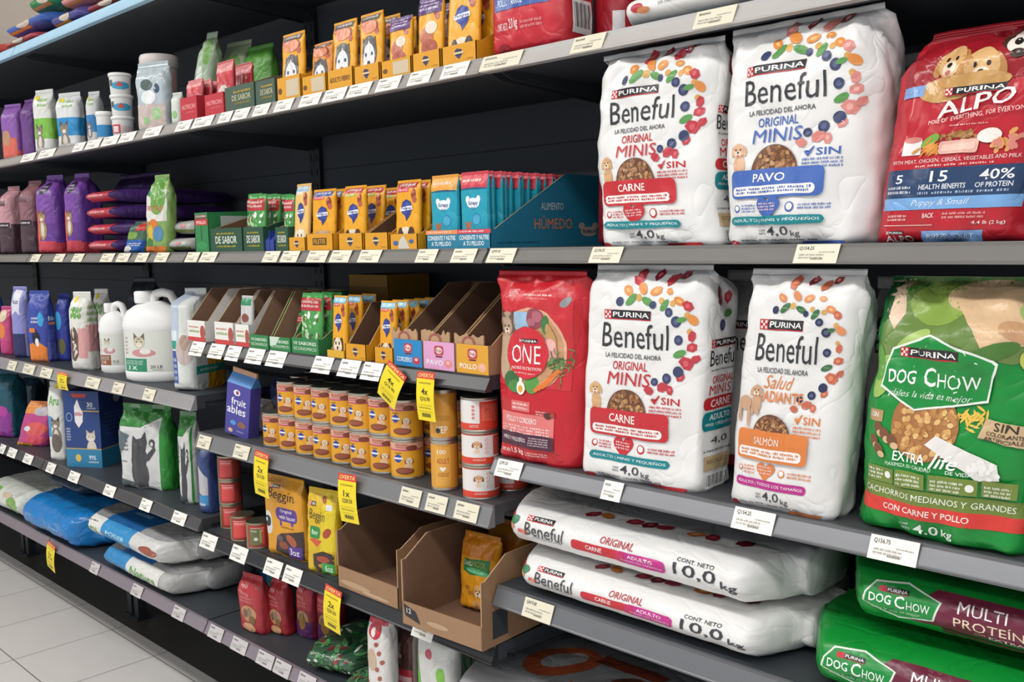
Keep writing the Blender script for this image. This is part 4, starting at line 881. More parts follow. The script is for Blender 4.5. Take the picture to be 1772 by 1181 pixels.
for (a, b, yt, lb) in ((366, 420, 395, 'dark green carton right of the tall green carton at eye level'), (423, 457, 393, 'dark green carton under the leaning green pouch at eye level'), (478, 500, 393, 'dark green carton with a blue divider at eye level')):
    ytray(lb, a, b, yt, 'r2', art=gtray, outer='1F4A34', inner='7A5A44', hbm=.115)
bl = MB(); bl.box(-.001, .001, 0, .09, 0, .055, mat('2A3C8C', .4)); bl.prism([(0, 0), (.02, 0), (.02, .05), (0, .028)], -.022, .022, mat('2A3C8C', .4), 'x'); o = bl.build('card_divider'); o.location = (fx(467, D + .02, h2), D + .02, h2); tag(o, 'small blue card insert between the dark green cartons at eye level', 'card')
for k in range(3): pouch('shiny green pouch in the dark green carton next to POLLO, %s' % ('front', 'middle', 'back')[k], (392, 421), 334, h2, .05 + .05 * k, gpouch, base='4A9A50', wk=.9, group='green pouches at eye level', rx=-4, wr=1.6)
for k in range(4): pouch('shiny green pouch with wavy red top, %s in its file' % ('foremost', 'second', 'third', 'last')[k], (424, 457), 336, h2, .0 + .045 * k, gpouch, base='4A9A50', wk=.9, group='green pouches at eye level', wr=1.6)
for k in range(2): pouch('shiny green pouch beside the blue card insert, %s' % ('front', 'back')[k], (478, 500), 338, h2, .01 + .05 * k, gpouch, base='4A9A50', wk=.9, group='green pouches at eye level', wr=1.6)
# far left of the eye-level shelf
def parrot(A):
    A.rect(0, 20, 100, 60, 'DAD8D0'); A.ell(60, 30, 34, 22, '6AA048'); A.text('FRUTAS', 14, 40, 80, 47, 'C85040', .03); A.ell(46, 66, 22, 9, 'D87830'); A.ell(34, 76, 14, 12, 'D8B038'); A.ell(66, 76, 20, 10, '5A8AB0'); A.ell(30, 88, 16, 7, '4A7A3C'); A.rect(0, 92, 100, 100, 'D87830'); A.ell(18, 24, 11, 4, '3A8A50'); A.rect(10, 4, 90, 12, '6AA04C')
bag('bird_food_bag', 'bird food bag', 'green and white bag with a parrot at eye level, pinched pointed top', 250, 288, 303, h2, .03, 12, .05, '86A860', parrot, r=.02, topw=-.35, wr=2, shear=.1, rough=.25)
bag('bird_food_bag', 'bird food bag', 'blue and red seed bag slumped left of the parrot bag', 210, 246, 384, h2, .03, 15, .05, '4A6A58', lambda A: (A.rect(0, 60, 100, 100, '2860B0'), A.rect(40, 0, 100, 30, 'C03C34'), A.ell(30, 45, 30, 12, '7CA048'), A.ell(24, 88, 26, 10, 'E0DCD0'), A.lines(20, 68, 90, 80, 2, 'E8E8E8', 3)), r=.02, shear=.5, wr=2)
for (a, b, yy, zz, lb) in ((306, 345, .03, 0, 'grey and green bag lying flat beside the tall green carton, lower of two'), (306, 346, .05, .055, 'grey and green bag lying on the lower one beside the tall green carton')):
    X0, X1 = fx(a, D + .1, h2), fx(b, D + .1, h2)
    lying('seed_bag', 'seed bag', lb, X0, X0 + .13, D + yy + .05, h2 + zz, .05, .2, 'B4B4AE', lambda A: (A.rect(10, 70, 95, 95, '7A8A48'), A.ell(60, 40, 14, 14, 'D08888')), seed=int(a) + int(yy * 100), wr=1.6, r=.02, tmin=.7, top=.08, bot=.08, bseal=.8)
X0 = fx(372, D + .3, h2 + .1)
lying('seed_bag', 'seed bag', 'pale grey bag on a pile behind the tall green carton', X0 + .08, X0 + .24, D + .325, h2 + .001, .125, .14, '9C9C9A', None, seed=19, wr=1.4, r=.03)
def purplecat(A): A.rect(0, 0, 100, 62, '7A4AA0'); A.poly([(0, 40), (30, 50), (30, 100), (0, 100)], 'D85848'); A.rect(0, 84, 100, 100, 'C84450'); A.ell(54, 18, 24, 8, '2C2438'); A.lines(38, 14, 70, 22, 2, 'C8C0D0', 3); A.cat(46, 54, 20, 'A88A60', '6A5234', 'C8B050')
def purpleside(A): A.ell(50, 68, 14, 4, 'E07040'); A.rect(0, 86, 100, 100, 'C84450')
for k, (a, b, yt, rz_, lb) in enumerate(((64, 98, 303, 20, 'purple cat food bag with a tabby cat at eye level, nearest of three'), (112, 142, 300, 20, 'purple cat food bag in the middle of three at eye level'))):
    bag('cat_food_bag', 'cat food bag', lb, a, b, yt, h2, .03 + .02 * k, rz_, .12, '6A3E94', purplecat, purpleside, r=.025, wr=1.3, seed=k + 50, topw=-.15, shear=.02, rough=.3)
for k in range(4):
    X0, X1 = fx(162, D + .035, h2 + .1), fx(204, D + .035, h2 + .1)
    lying('cat_food_bag', 'cat food bag', 'purple lying bag with its red end towards the aisle, %s' % ('bottom of four', 'second from the bottom of four', 'third from the bottom of four', 'topmost of four')[k], X0 + .005 * (k % 2), X1, D + .035, h2 + .058 * k, .054, .42, '46286A', lambda A: (A.rect(0, 0, 100, 100, 'B83848'), A.lines(20, 36, 80, 60, 1, 'E8B0B0', 3), A.ell(30, 30, 18, 8, 'D05A64')), seed=80 + k, wr=1.6, r=.018, tmin=1, bseal=1, top=.04, bot=.04)  # lighter oval on the red end is a painted highlight
for (a, b, yt, lb, c) in ((0, 22, 322, 'pink and brown bag at the left edge at eye level, front one', 'C09098'), (36, 60, 312, 'brown bag right of the pink and brown bag at eye level', '8A6068'), (-60, -20, 315, 'pink bag at the very left edge of the eye-level shelf', 'C89CA4')):
    bag('cat_food_bag', 'cat food bag', lb, a, b, yt, h2, .03, 20, .12, c, lambda A: (A.rect(0, 62, 100, 100, '4C3840'), A.rect(10, 22, 80, 30, '6A4850'), A.rr(20, 54, 96, 62, '2C2024', 4), A.lines(28, 56, 90, 60, 1, 'E8E0E0', 3)), lambda A: A.rect(0, 56, 100, 100, '4C3840'), r=.02, seed=int(yt), topw=-.1, wr=1.3)
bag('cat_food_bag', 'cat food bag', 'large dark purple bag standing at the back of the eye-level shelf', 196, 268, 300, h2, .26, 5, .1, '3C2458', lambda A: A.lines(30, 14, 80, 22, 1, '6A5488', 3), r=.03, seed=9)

# ---------------------------------------------------------------- middle bay, shelf of open cartons
z = LV['b3']
def wtray(A): A.rect(0, 0, 100, 100, 'E4E2DC'); A.rect(0, 80, 100, 100, 'C84040'); A.lines(8, 26, 66, 38, 1, 'C87050', 2); A.lines(8, 44, 66, 62, 1, '90B060', 3); A.ell(86, 55, 14, 34, 'A85040')
def stray(A): A.rect(0, 0, 100, 100, '2C7C44'); A.text('10 SABORES', 8, 22, 92, 44, 'D8E8D4', .02); A.text('ECONOMICO', 8, 58, 92, 78, 'D8E8D4', .02)
def ct(label, a, b, yt, dy=.016, art=None, outer='E4E2DC', inner='8E6E58', hbm=.16, d=.20, flat=.56, **kw): return ytray(label, a, b, yt, 'b3', dy, d, art=art, flat=flat, outer=outer, inner=inner, hbm=hbm, **kw)
ct('white and red carton at the left end of the carton shelf', 326, 356, 555, art=wtray, outer='DEDAD4')
ct('second white and red carton from the left on the carton shelf', 373, 405, 558, art=wtray, outer='DEDAD4')
ct('third white and red carton, beside the green cartons', 409, 432, 562, art=wtray, outer='C8C8C6')
ct('green carton lettered in white, leftmost of three on the carton shelf', 434, 465, 580, art=stray, outer='2C7C44')
ct('green carton with a pale patch, middle of three on the carton shelf', 468, 503, 584, art=lambda A: (stray(A), A.poly([(0, 0), (50, 0), (30, 60), (0, 70)], 'C8D8C8')), outer='2C7C44')
ct('green carton holding the shiny green pouches on the carton shelf', 506, 552, 586, art=stray, outer='2C7C44', hbm=.09)
ct('yellow carton left of the empty yellow one on the carton shelf', 567, 596, 607, art=lambda A: A.rect(0, 0, 100, 100, 'D8A82C'), outer='DE9C1A', inner='6E4E38', hbm=.13)
ct('empty yellow carton with brown inside on the carton shelf', 598, 634, 596, art=tray_ped, outer='DE9C1A', inner='6E4E38', hbm=.14)
ct('yellow carton with a puppy pouch left of the blue card box', 648, 681, 602, art=tray_ped, outer='DE9C1A', inner='6E4E38', hbm=.13)
m = MB(); m.box(-.017, .017, 0, .16, 0, .135, mat('C4C6C4', .5)); A = Art(4); A.rect(4, 6, 96, 22, '2E8A60'); A.ell(50, 50, 30, 10, '8A4A40'); A.put(m, flatP(-.017, .017, 0, .135, 0), (.034, .135), .5, maxlen=9)
pouch('pale sachet with a green band between the white cartons', (409, 432), 512, z, .0, lambda A: (A.rect(0, 6, 100, 20, '2E8A60'), A.ell(50, 46, 34, 9, '8A4A40')), base='C8CAC8', group=None)
m = None
for k in range(3): pouch('shiny green pouch in the green carton on the carton shelf, %s' % ('front one', 'middle one', 'back one')[k], (506, 552), 508, z, .008 + .03 * k, gpouch, base='4A9A50', wk=.84, group='green pouches on the carton shelf', wr=1.8)
pouch('green and red sachet leaning back in the patched green carton', (468, 503), 545, z, .06, gpouch, base='4A9A50', wk=.8, group=None, rx=-8)
def pup(A): ped_front('70B0D0', 'D85048')(A); A.rect(4, 3, 96, 12, '7ABCD8'); A.text('CACHORRO', 20, 5, 80, 10, 'F0F8FC', .02); A.ell(50, 86, 30, 15, 'E8D8BC'); A.ell(38, 80, 5, 3, '2A2020'); A.ell(62, 80, 5, 3, '2A2020'); A.ell(50, 88, 6, 3, '2A2020')
pouch('blue-topped puppy pouch in the left yellow carton on the carton shelf', (567, 596), 512, z, .0, pup, group='puppy pouches on the carton shelf')
for k in range(2): pouch('puppy pouch %s the left blue-topped one on the carton shelf' % ('right behind', 'well behind')[k], (567, 596), 512, z, .045 + .045 * k, pup, group='puppy pouches on the carton shelf')
pouch('blue-topped puppy pouch beside the blue card box on the carton shelf', (648, 681), 521, z, .0, pup, group='puppy pouches on the carton shelf')
for k in range(4): pouch('puppy pouch in the file behind the one beside the blue card box, %s' % ('first', 'second', 'third', 'last')[k], (648, 681), 521, z, .035 + .035 * k, pup, group='puppy pouches on the carton shelf')
def mascot(col, word, dec):
    def f(A):
        A.rect(0, 0, 100, 100, col); A.rr(36, 14, 66, 48, 'B83C50', 6); A.ell(51, 31, 11, 12, 'E8D0C8'); A.text('Pub', 42, 26, 60, 37, 'A83040', .03); A.rect(40, 50, 62, 56, '7A2434'); A.text(word, 10, 66, 64, 84, 'F0F0F4', .01); A.ell(80, 76, 13, 15, dec); A.ell(80, 72, 6, 6, 'F0B8B0')
    return f
for (a, b, yt, col, word, dec, lb) in ((683, 731, 588, '1E84C0', 'CORDERO', 'B83850', 'open carton with a blue CORDERO card'), (734, 787, 592, 'DCA0C8', 'PAVO', 'E08888', 'open carton with a pink card, between the blue and yellow ones'), (791, 846, 597, 'DCA030', 'POLLO', 'E8B090', 'open carton with a yellow card at the right end of the carton shelf')):
    ct(lb, a, b, yt, art=mascot(col, word, dec), outer='A88868', inner='7E5C48', hbm=.19, flat=.3, d=.26)
    X, Y_, w_ = front_fit(a, b, z, .03, 0); mm = MB(); R = random.Random(a); top = [(-w_ / 2 + .004 + (w_ - .008) * q / 14, .082 + R.uniform(-.006, .008)) for q in range(15)]
    mm.prism([(-w_ / 2 + .004, .004)] + [(w_ / 2 - .004, .004)] + top[::-1], 0, .003, mat('B89470', .8, 0, 'card'), 'y'); 
    AA = Art(.08 / w_); AA.ell(50, 20, 22, 22, '9A5A50'); AA.ell(50, 20, 14, 14, 'B89470'); AA.put(mm, flatP(-w_ / 2, w_ / 2, 0, .08, 0), (w_, .08), .8, maxlen=9)
    o = mm.build('torn_card'); o.location = (X, Y_ - .01, z + .002); tag(o, 'torn brown card flap inside the ' + {683: 'blue CORDERO carton', 734: 'pink-card carton', 791: 'yellow-card carton'}[a], 'card flap')
m = MB(); m.box(-.09, .09, 0, .16, 0, .2, mat('B08020', .6, 0, 'card')); m.box(-.085, .085, -.002, 0, .12, .165, mat('8A6018', .6)); o = m.build('storage_carton'); o.location = (fx(640, D + .3, z), D + .3, z); tag(o, 'dark yellow closed carton at the back behind the puppy pouches', 'carton')

# ---------------------------------------------------------------- middle bay, shelf of cans
z = LV['b4']; rC, hC = .0415, .098
CANX = [475, 503, 533, 566, 597, 629, 662, 706]
c0 = None; Yc = D + .072
xs = []
xr = fx(706, Yc, z)
for k in range(8): xs.append(xr - .0845 * (7 - k))
place = ['leftmost', 'second from the left', 'third from the left', 'fourth from the left', 'fourth from the right', 'third from the right', 'second from the right', 'rightmost']
for lay in range(2):
    for k, x in enumerate(xs):
        if lay == 1 and k == 0: continue
        lb = 'yellow food can in the %s row of the front file, %s' % (('lower', 'upper')[lay], place[k])
        rz_ = math.radians(20 + (k * 37 % 5) * 5 - (lay * 6))
        if c0 is None: c0 = can('food_can', 'food can', lb, (x, Yc, z), rC, hC, 'DFA026', can_ped, rz_, 'yellow cans')
        else: dup(c0, (x, Yc, z + lay * (hC + .001)), rz_, lb)
for lay in range(2):
    for k, x in enumerate(xs):
        dup(c0, (x + .02, Yc + .0855, z + lay * (hC + .001)), .5 + .1 * (k % 3), 'yellow food can in the %s row of the second file, %s' % (('lower', 'upper')[lay], place[k]), 'yellow cans')
for lay in range(2):
    x = fx(750, Yc + .12, z)
    dup(c0, (xs[7] + .108, Yc + .09, z + lay * (hC + .001)), .6, 'yellow food can standing back between the front file and the tall yellow cans, %s' % ('lower', 'upper')[lay], 'yellow cans')
    dup(c0, (xs[0] - .03, Yc + .17, z + lay * (hC + .001)), .6, 'yellow food can behind the left end of the can stack, %s' % ('lower', 'upper')[lay], 'yellow cans')
def adult(A): A.rect(30, 5, 70, 95, 'E0A848'); A.text('100', 36, 12, 58, 22, 'F0ECE0', .02); A.text('ADULT', 34, 32, 66, 44, 'B85028', .03); A.heart(50, 56, 8, 'F0ECE0'); A.lines(36, 64, 64, 74, 2, 'B87028', 3)
def adult2(A): A.rect(30, 5, 70, 95, 'D8A040'); A.rect(30, 50, 70, 62, 'C89030'); A.text('YEP', 36, 74, 64, 90, 'F0ECE0', .03); A.ell(40, 84, 6, 6, '3A3A3C')
xa = xs[7] + .132
can('food_can', 'food can', 'tall orange-yellow can lettered ADULT, lower of its pair', (xa + .03, Yc - .02, z), .033, .119, 'D89A38', adult, .7, 'tall yellow cans')
can('food_can', 'food can', 'tall orange-yellow can, upper of the pair beside the white and red cans', (xa + .03, Yc - .02, z + .12), .033, .119, 'D89A38', adult2, .7, 'tall yellow cans')
def wred(A): A.rect(0, 0, 100, 78, 'E4E0DC'); A.rect(0, 78, 100, 97, 'D8402C'); A.lines(36, 82, 60, 90, 2, 'F8E0D8', 3); A.dog(44, 34, 8, 'D8A878', '8A4A30', False); A.ell(44, 56, 5, 8, 'E0C8A8'); A.rect(0, 0, 100, 3, 'C83828'); [A.ell(62, 18 + 14 * q, 3.4, 5, 'D88880') for q in range(4)]; [A.ell(62, 18 + 14 * q, 2.2, 3.4, 'E4E0DC') for q in range(4)]; A.rect(76, 6, 100, 72, 'D8483C'); A.lines(79, 14, 98, 66, 7, 'E8A090', 4)
def wred2(A): A.rect(0, 0, 100, 78, 'E4E0DC'); A.rect(52, 3, 100, 97, 'D0402C'); A.rect(0, 78, 54, 97, 'D8402C'); A.lines(32, 82, 50, 92, 2, 'F8E0D8', 3); [A.ell(40, 20 + 13 * q, 3.2, 5, 'D88880') for q in range(4)]; A.lines(56, 14, 96, 70, 8, 'E8907C', 4)
xw = fx(832, D + .06, z)
ww = [('white and red can with a dog face, bottom of the stack of three', 0, wred), ('white and red can with a dog face, middle of the stack of three', 1, wred), ('white and red can showing its red back, top of the stack of three', 2, wred2)]
for lb, k, a in ww: can('food_can', 'food can', lb, (xw, D + .062, z + .0775 * k), .043, .0765, 'D8402C', a, .85 - .05 * k, 'white and red cans')
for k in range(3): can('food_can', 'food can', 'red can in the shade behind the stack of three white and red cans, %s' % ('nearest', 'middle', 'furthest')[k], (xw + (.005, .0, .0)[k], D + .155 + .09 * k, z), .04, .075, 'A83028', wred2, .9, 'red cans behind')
def fruit(A): A.text('fruit', 22, 26, 84, 40, 'ECEAF2', .05); A.text('ables', 6, 42, 84, 58, 'ECEAF2', .05); A.ell(44, 16, 14, 6, 'ECEAF2'); A.ell(46, 16, 6, 4, '8A3A58'); A.ell(70, 76, 18, 6, '8A6050'); A.ell(34, 76, 12, 4.6, '4A98D8'); A.ell(24, 92, 10, 4, 'D8B890'); A.lines(50, 88, 80, 92, 1, 'C8C0E0', 3)
X, Y_, w_ = front_fit(384, 424, z, .03, math.radians(8)); hb = .16
t = thing('treat_carton', 'purple and blue treat carton with a folded top standing left of the cans', 'treat carton', (X, Y_, z), math.radians(14), ry=math.radians(7), label=None) if False else thing('treat_carton', 'purple treat carton with folded blue top and white lettering standing left of the cans', 'treat carton', (X, Y_ + .01, z + .004), math.radians(8), ry=math.radians(9))
m = MB(); m.box(-w_ / 2, w_ / 2, 0, .04, 0, hb, mat('4A4498', .45)); A = Art(hb / w_); fruit(A); A.put(m, flatP(-w_ / 2, w_ / 2, 0, hb, 0), (w_, hb), .45, maxlen=9); m.build('carton_body', t)
m = MB(); m.prism([(0, hb), (.04, hb), (.026, hb + .03), (.019, hb + .03)], -w_ / 2, w_ / 2, mat('4A88C8', .45), 'x'); m.box(-w_ / 2, w_ / 2, .019, .026, hb + .03, hb + .045, mat('C89878', .5)); m.build('gable_top', t)
bag('treat_bag', 'treat bag', 'grey and white bag behind the purple treat carton', 425, 462, 690, z, .12, 10, .05, 'B8B6B4', lambda A: A.rect(0, 40, 100, 60, 'D8D6D2'), r=.02)
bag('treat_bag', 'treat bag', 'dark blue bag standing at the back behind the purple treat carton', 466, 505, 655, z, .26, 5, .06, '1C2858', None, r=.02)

# ---------------------------------------------------------------- middle bay, brown trays
z = LV['b5']
def rc(lb, px, k, yy, top=0, sp=can_red()): return can('food_can', 'food can', lb, (fx(px, D + yy, z), D + yy, z + .079 * top), .037, .078, '9A3A30', sp, .9 - .1 * k, 'red cans left of the yellow treat bags', lid='A8A48C')
rc('red can, bottom of the leftmost stack of three beside the yellow treat bags', 402, 0, .10); 
for q, lbq in ((1, 'middle'), (2, 'top')): rc('red can, %s of the leftmost stack of three beside the yellow treat bags' % lbq, 402, q, .10, q)
rc('single red can between the stack of three and the front green-labelled can', 421, 1, .055)
def gcan(A): can_red()(A); A.rect(28, 16, 62, 90, '6A7048'); A.text('Kitty', 32, 22, 50, 32, 'E0E0D8', .02); A.ell(46, 62, 6, 8, 'E0D0C8'); A.rect(56, 20, 62, 80, '8AA860')
can('food_can', 'food can', 'red and green-labelled can nearest the front of the red cans', (fx(449, D + .05, z), D + .05, z), .037, .078, 'A83A34', gcan, .9, 'red cans left of the yellow treat bags', lid='A8A48C')
def beg(A):
    A.rect(0, 0, 100, 100, 'DA9A28'); A.logo(16, 11, 42, 15); A.text('Beggin', 14, 16, 84, 31, '2E2430', .0, rot=3); A.rr(34, 37, 90, 54, '5A3A90', 9); A.text('Original', 46, 39, 76, 44, 'E8E0F0', .02); A.text('with bacon', 42, 46, 84, 51, 'E8E0F0', .02)
    A.rect(42, 54, 48, 60, '5A3A90'); A.rect(74, 53, 79, 58, '5A3A90'); A.ell(8, 60, 14, 15, 'D8D4D0'); A.ell(8, 58, 10, 7, '1E2A30'); A.ell(5, 56, 3, 2, 'E8F0F0'); A.lines(44, 60, 80, 63, 1, '7A5A20', 3)
    A.poly([(26, 94), (32, 76), (44, 70), (100, 62), (100, 98), (60, 98)], '3A2A28'); A.ell(72, 76, 14, 6, 'A85838', 30); A.ell(50, 84, 12, 5, '8A4838'); A.ell(42, 76, 9, 4, '5A5058'); A.poly([(62, 84), (96, 82), (96, 97), (62, 97)], '5A3A90'); A.text('3oz', 66, 86, 90, 94, 'F0ECF4', .03)
def beg2(A):
    A.rect(0, 0, 100, 100, 'D8B420'); A.poly([(60, 0), (100, 20), (100, 70), (50, 74)], 'E0C828'); A.logo(8, 15, 36, 20); A.text('Beggin', 14, 24, 66, 40, '4A3A18', .0, rot=6); A.ell(60, 12, 12, 3, '9A3A28', 40); A.rr(70, 16, 90, 23, 'E4E4E8', 3); A.rr(14, 44, 50, 58, '2E8A44', 5); A.text('flavor', 20, 48, 44, 54, 'D8F0D8', .02)
    A.poly([(12, 60), (30, 58), (58, 60), (40, 68)], 'D05838'); A.ell(74, 50, 16, 5, 'A84830', -40); A.poly([(24, 92), (24, 78), (60, 72), (96, 74), (96, 98), (40, 98)], '3A2A24'); A.ell(60, 82, 22, 4, 'A84C34'); A.ell(66, 90, 24, 3, 'B88838'); A.rect(56, 86, 98, 98, '3AA04A'); A.text('6oz', 66, 88, 92, 96, 'E0F4E0', .03)
bag('treat_bag', 'treat bag', 'orange-yellow treat bag with purple bubble and 3oz corner', 464, 529, 826, z, .035, 6, .04, 'DA9A28', beg, r=.012, wr=.8, seal=.05, topw=-.05, shear=-.05, seed=6)
bag('treat_bag', 'treat bag', 'lemon-yellow treat bag with a green 6oz corner beside the empty brown tray', 532, 582, 846, z, .022, 10, .035, 'D8B420', beg2, r=.012, wr=1.2, seal=.05, topw=.05, shear=.03, seed=7)
t = tray('cardboard_tray', 'cardboard tray', 'empty brown cardboard tray beside the lemon-yellow treat bag', 585, 690, z + 0, -.005 + .012, .055, .40, .19, 'A07C5C', '7E5C46', lambda A: (A.ell(30, 70, 26, 14, 'B89878'), A.ell(64, 84, 22, 8, 'BCA084')), None, edge='B8977A', flat=.8, fv=.15)
t = tray('cardboard_tray', 'cardboard tray', 'brown cardboard tray jutting over the rail with one orange bag in it', 697, 835, z + .003, -.045, .055, .42, .20, 'A07C5C', '80604A', lambda A: (A.poly([(2, 8), (18, 30), (24, 80), (4, 60)], '2C2C2E'), A.text('12', 6, 24, 12, 46, 'D0D0CC', .02), A.ell(46, 60, 14, 12, 'B89A7C')), lambda A: (A.rect(8, 60, 20, 92, '3A3C42'),), edge='B8977A', flat=.8, rz=3, fv=.155)
def choic(A):
    A.rect(0, 0, 100, 30, 'C87818'); A.poly([(16, 34), (94, 30), (94, 50), (40, 54), (16, 50)], '2E7A3C'); A.text('CHOIX', 34, 34, 84, 42, '9AA048', .04); A.text('DAWG', 18, 36, 44, 42, 'ECF0E4', .03); A.ell(60, 48, 34, 4, '58B078', 4); A.lines(30, 47, 80, 50, 1, 'C8F0D0', 3)
    A.dog(66, 74, 15, 'DCA868', 'B07840', False); A.ell(64, 94, 16, 9, 'D8A060'); A.ell(30, 72, 8, 3, 'B07028'); A.ell(40, 78, 7, 3, 'B07028')
bag('treat_bag', 'treat bag', 'orange dog treat bag with a green band standing in the brown tray', 790, 850, 925, z + .014, .10, 4, .045, 'DE961E', choic, r=.02, wr=1.8, rx=-6, seed=8)
bag('treat_bag', 'treat bag', 'orange bag at the back of the jutting brown tray', 842, 902, 900, z + .014, .21, 4, .05, 'C07818', None, r=.02, wr=1.6, seed=9)

# ---------------------------------------------------------------- middle bay, bottom shelf
z = LV['b6']
def redtreat(A): A.rect(0, 0, 100, 50, 'B03038'); A.text('MINI', 20, 16, 50, 22, 'E8B8B4', .02); A.text('PALITOS', 14, 28, 60, 34, 'E0A0A0', .01, rot=8); A.lines(16, 36, 70, 48, 2, 'D88888', 3); A.ell(50, 66, 34, 14, 'B88A60'); A.ell(36, 66, 10, 8, '7A5A48'); A.ell(54, 64, 10, 8, '8A7060'); A.ell(66, 76, 14, 8, '7A5C30'); A.ell(50, 90, 30, 8, 'C89870')
for k, (a, b, yt, dy, lb, c) in enumerate(((415, 454, 995, .05, 'leftmost red treat pouch on the bottom shelf', 'A83038'), (466, 496, 1003, .10, 'second red treat pouch from the left on the bottom shelf', '9C2830'), (512, 542, 1000, .14, 'red and purple treat pouch third from the left on the bottom shelf', '8C2230'), (548, 585, 1005, .16, 'dark purple and red treat pouch behind the lowest offer strip', '7A2030'))):
    def pa(A, k=k):
        redtreat(A)
        if k > 1: A.rect(0, 70, 100, 100, '5A2460'); A.ell(50, 72, 20, 12, '9A7030')
    bag('treat_bag', 'treat bag', lb, a, b, yt, z, dy, 8, .05, c, pa, r=.015, wr=1.3, seed=k + 20, shear=-.05 if k < 2 else 0, topw=-.12, group='red treat pouches on the bottom shelf')
def twist(A):
    R = random.Random(2)
    A.begin()
    for k in range(60): A.ell(R.uniform(4, 96), R.uniform(4, 96), R.uniform(2, 5), R.uniform(4, 14), ('2E7A3C', '58905A', 'C8D8C8', '1C4A2A', '7A3034', '3C6A40')[k % 6], R.uniform(0, 180), 7)
    A.end()
Yt = D + .03
X0 = fx(530, Yt, z + .04)
lying('treat_bag', 'treat bag', 'crinkled green clear bag of chews lying on the bottom shelf', X0, X0 + .20, Yt, z, .075, .24, '3A5A44', twist, twist, seed=33, wr=2.5, rough=.2, r=.03, rz=14)
X0 = fx(592, Yt - .03, z + .02)
lying('treat_bag', 'treat bag', 'narrow green clear bag of chews lying in front at the bottom', X0, X0 + .065, Yt - .02, z, .05, .20, '4A6A50', twist, twist, seed=34, wr=2.2, rough=.2, r=.02, rz=4)
def spotty(A): A.rect(0, 0, 100, 14, 'C84450'); A.ell(50, 20, 30, 9, 'C03040'); A.ell(44, 22, 12, 5, 'E8E4E0'); A.ell(34, 52, 26, 12, 'C8B098'); [A.ell(60 + 12 * (q % 3), 34 + 9 * q, 8, 3.4, 'A86050', 60) for q in range(5)]; A.poly([(0, 74), (50, 84), (100, 74), (100, 100), (0, 100)], 'C84048'); A.rect(10, 88, 80, 91, 'E8C0C0')
bag('dog_food_bag', 'dog food bag', 'tall slim white and red bag with spots on the bottom shelf', 636, 672, 1055, z, .03, 6, .05, 'DEDAD6', spotty, r=.015, seed=41, wr=1.1)
bag('dog_food_bag', 'dog food bag', 'red and brown bag with a dog portrait on the bottom shelf', 680, 716, 1075, z, .11, 6, .06, 'B8A8A0', lambda A: (A.rect(0, 0, 100, 66, '5A3A34'), A.dog(46, 40, 22, '6A3E34', '3C2420', False), A.rect(0, 62, 100, 100, 'B83440'), A.rect(20, 72, 96, 80, 'D8B0B0')), r=.015, seed=42)
bag('dog_food_bag', 'dog food bag', 'white bag with green paw and green edge on the bottom shelf', 722, 782, 1085, z, .05, 4, .05, 'CFCFCB', lambda A: (A.ell(42, 26, 10, 5, 'B85060'), A.ell(76, 44, 13, 8, '7AB848'), A.poly([(0, 20), (10, 50), (34, 100), (0, 100)], '66B040'), A.poly([(20, 100), (36, 70), (60, 100)], 'D8604C')), r=.015, seed=43, topw=.12)
bag('dog_food_bag', 'dog food bag', 'dark green bag in the shade behind the white paw bag', 770, 850, 1075, z, .22, 0, .07, '1A4A28', None, r=.02, seed=44)

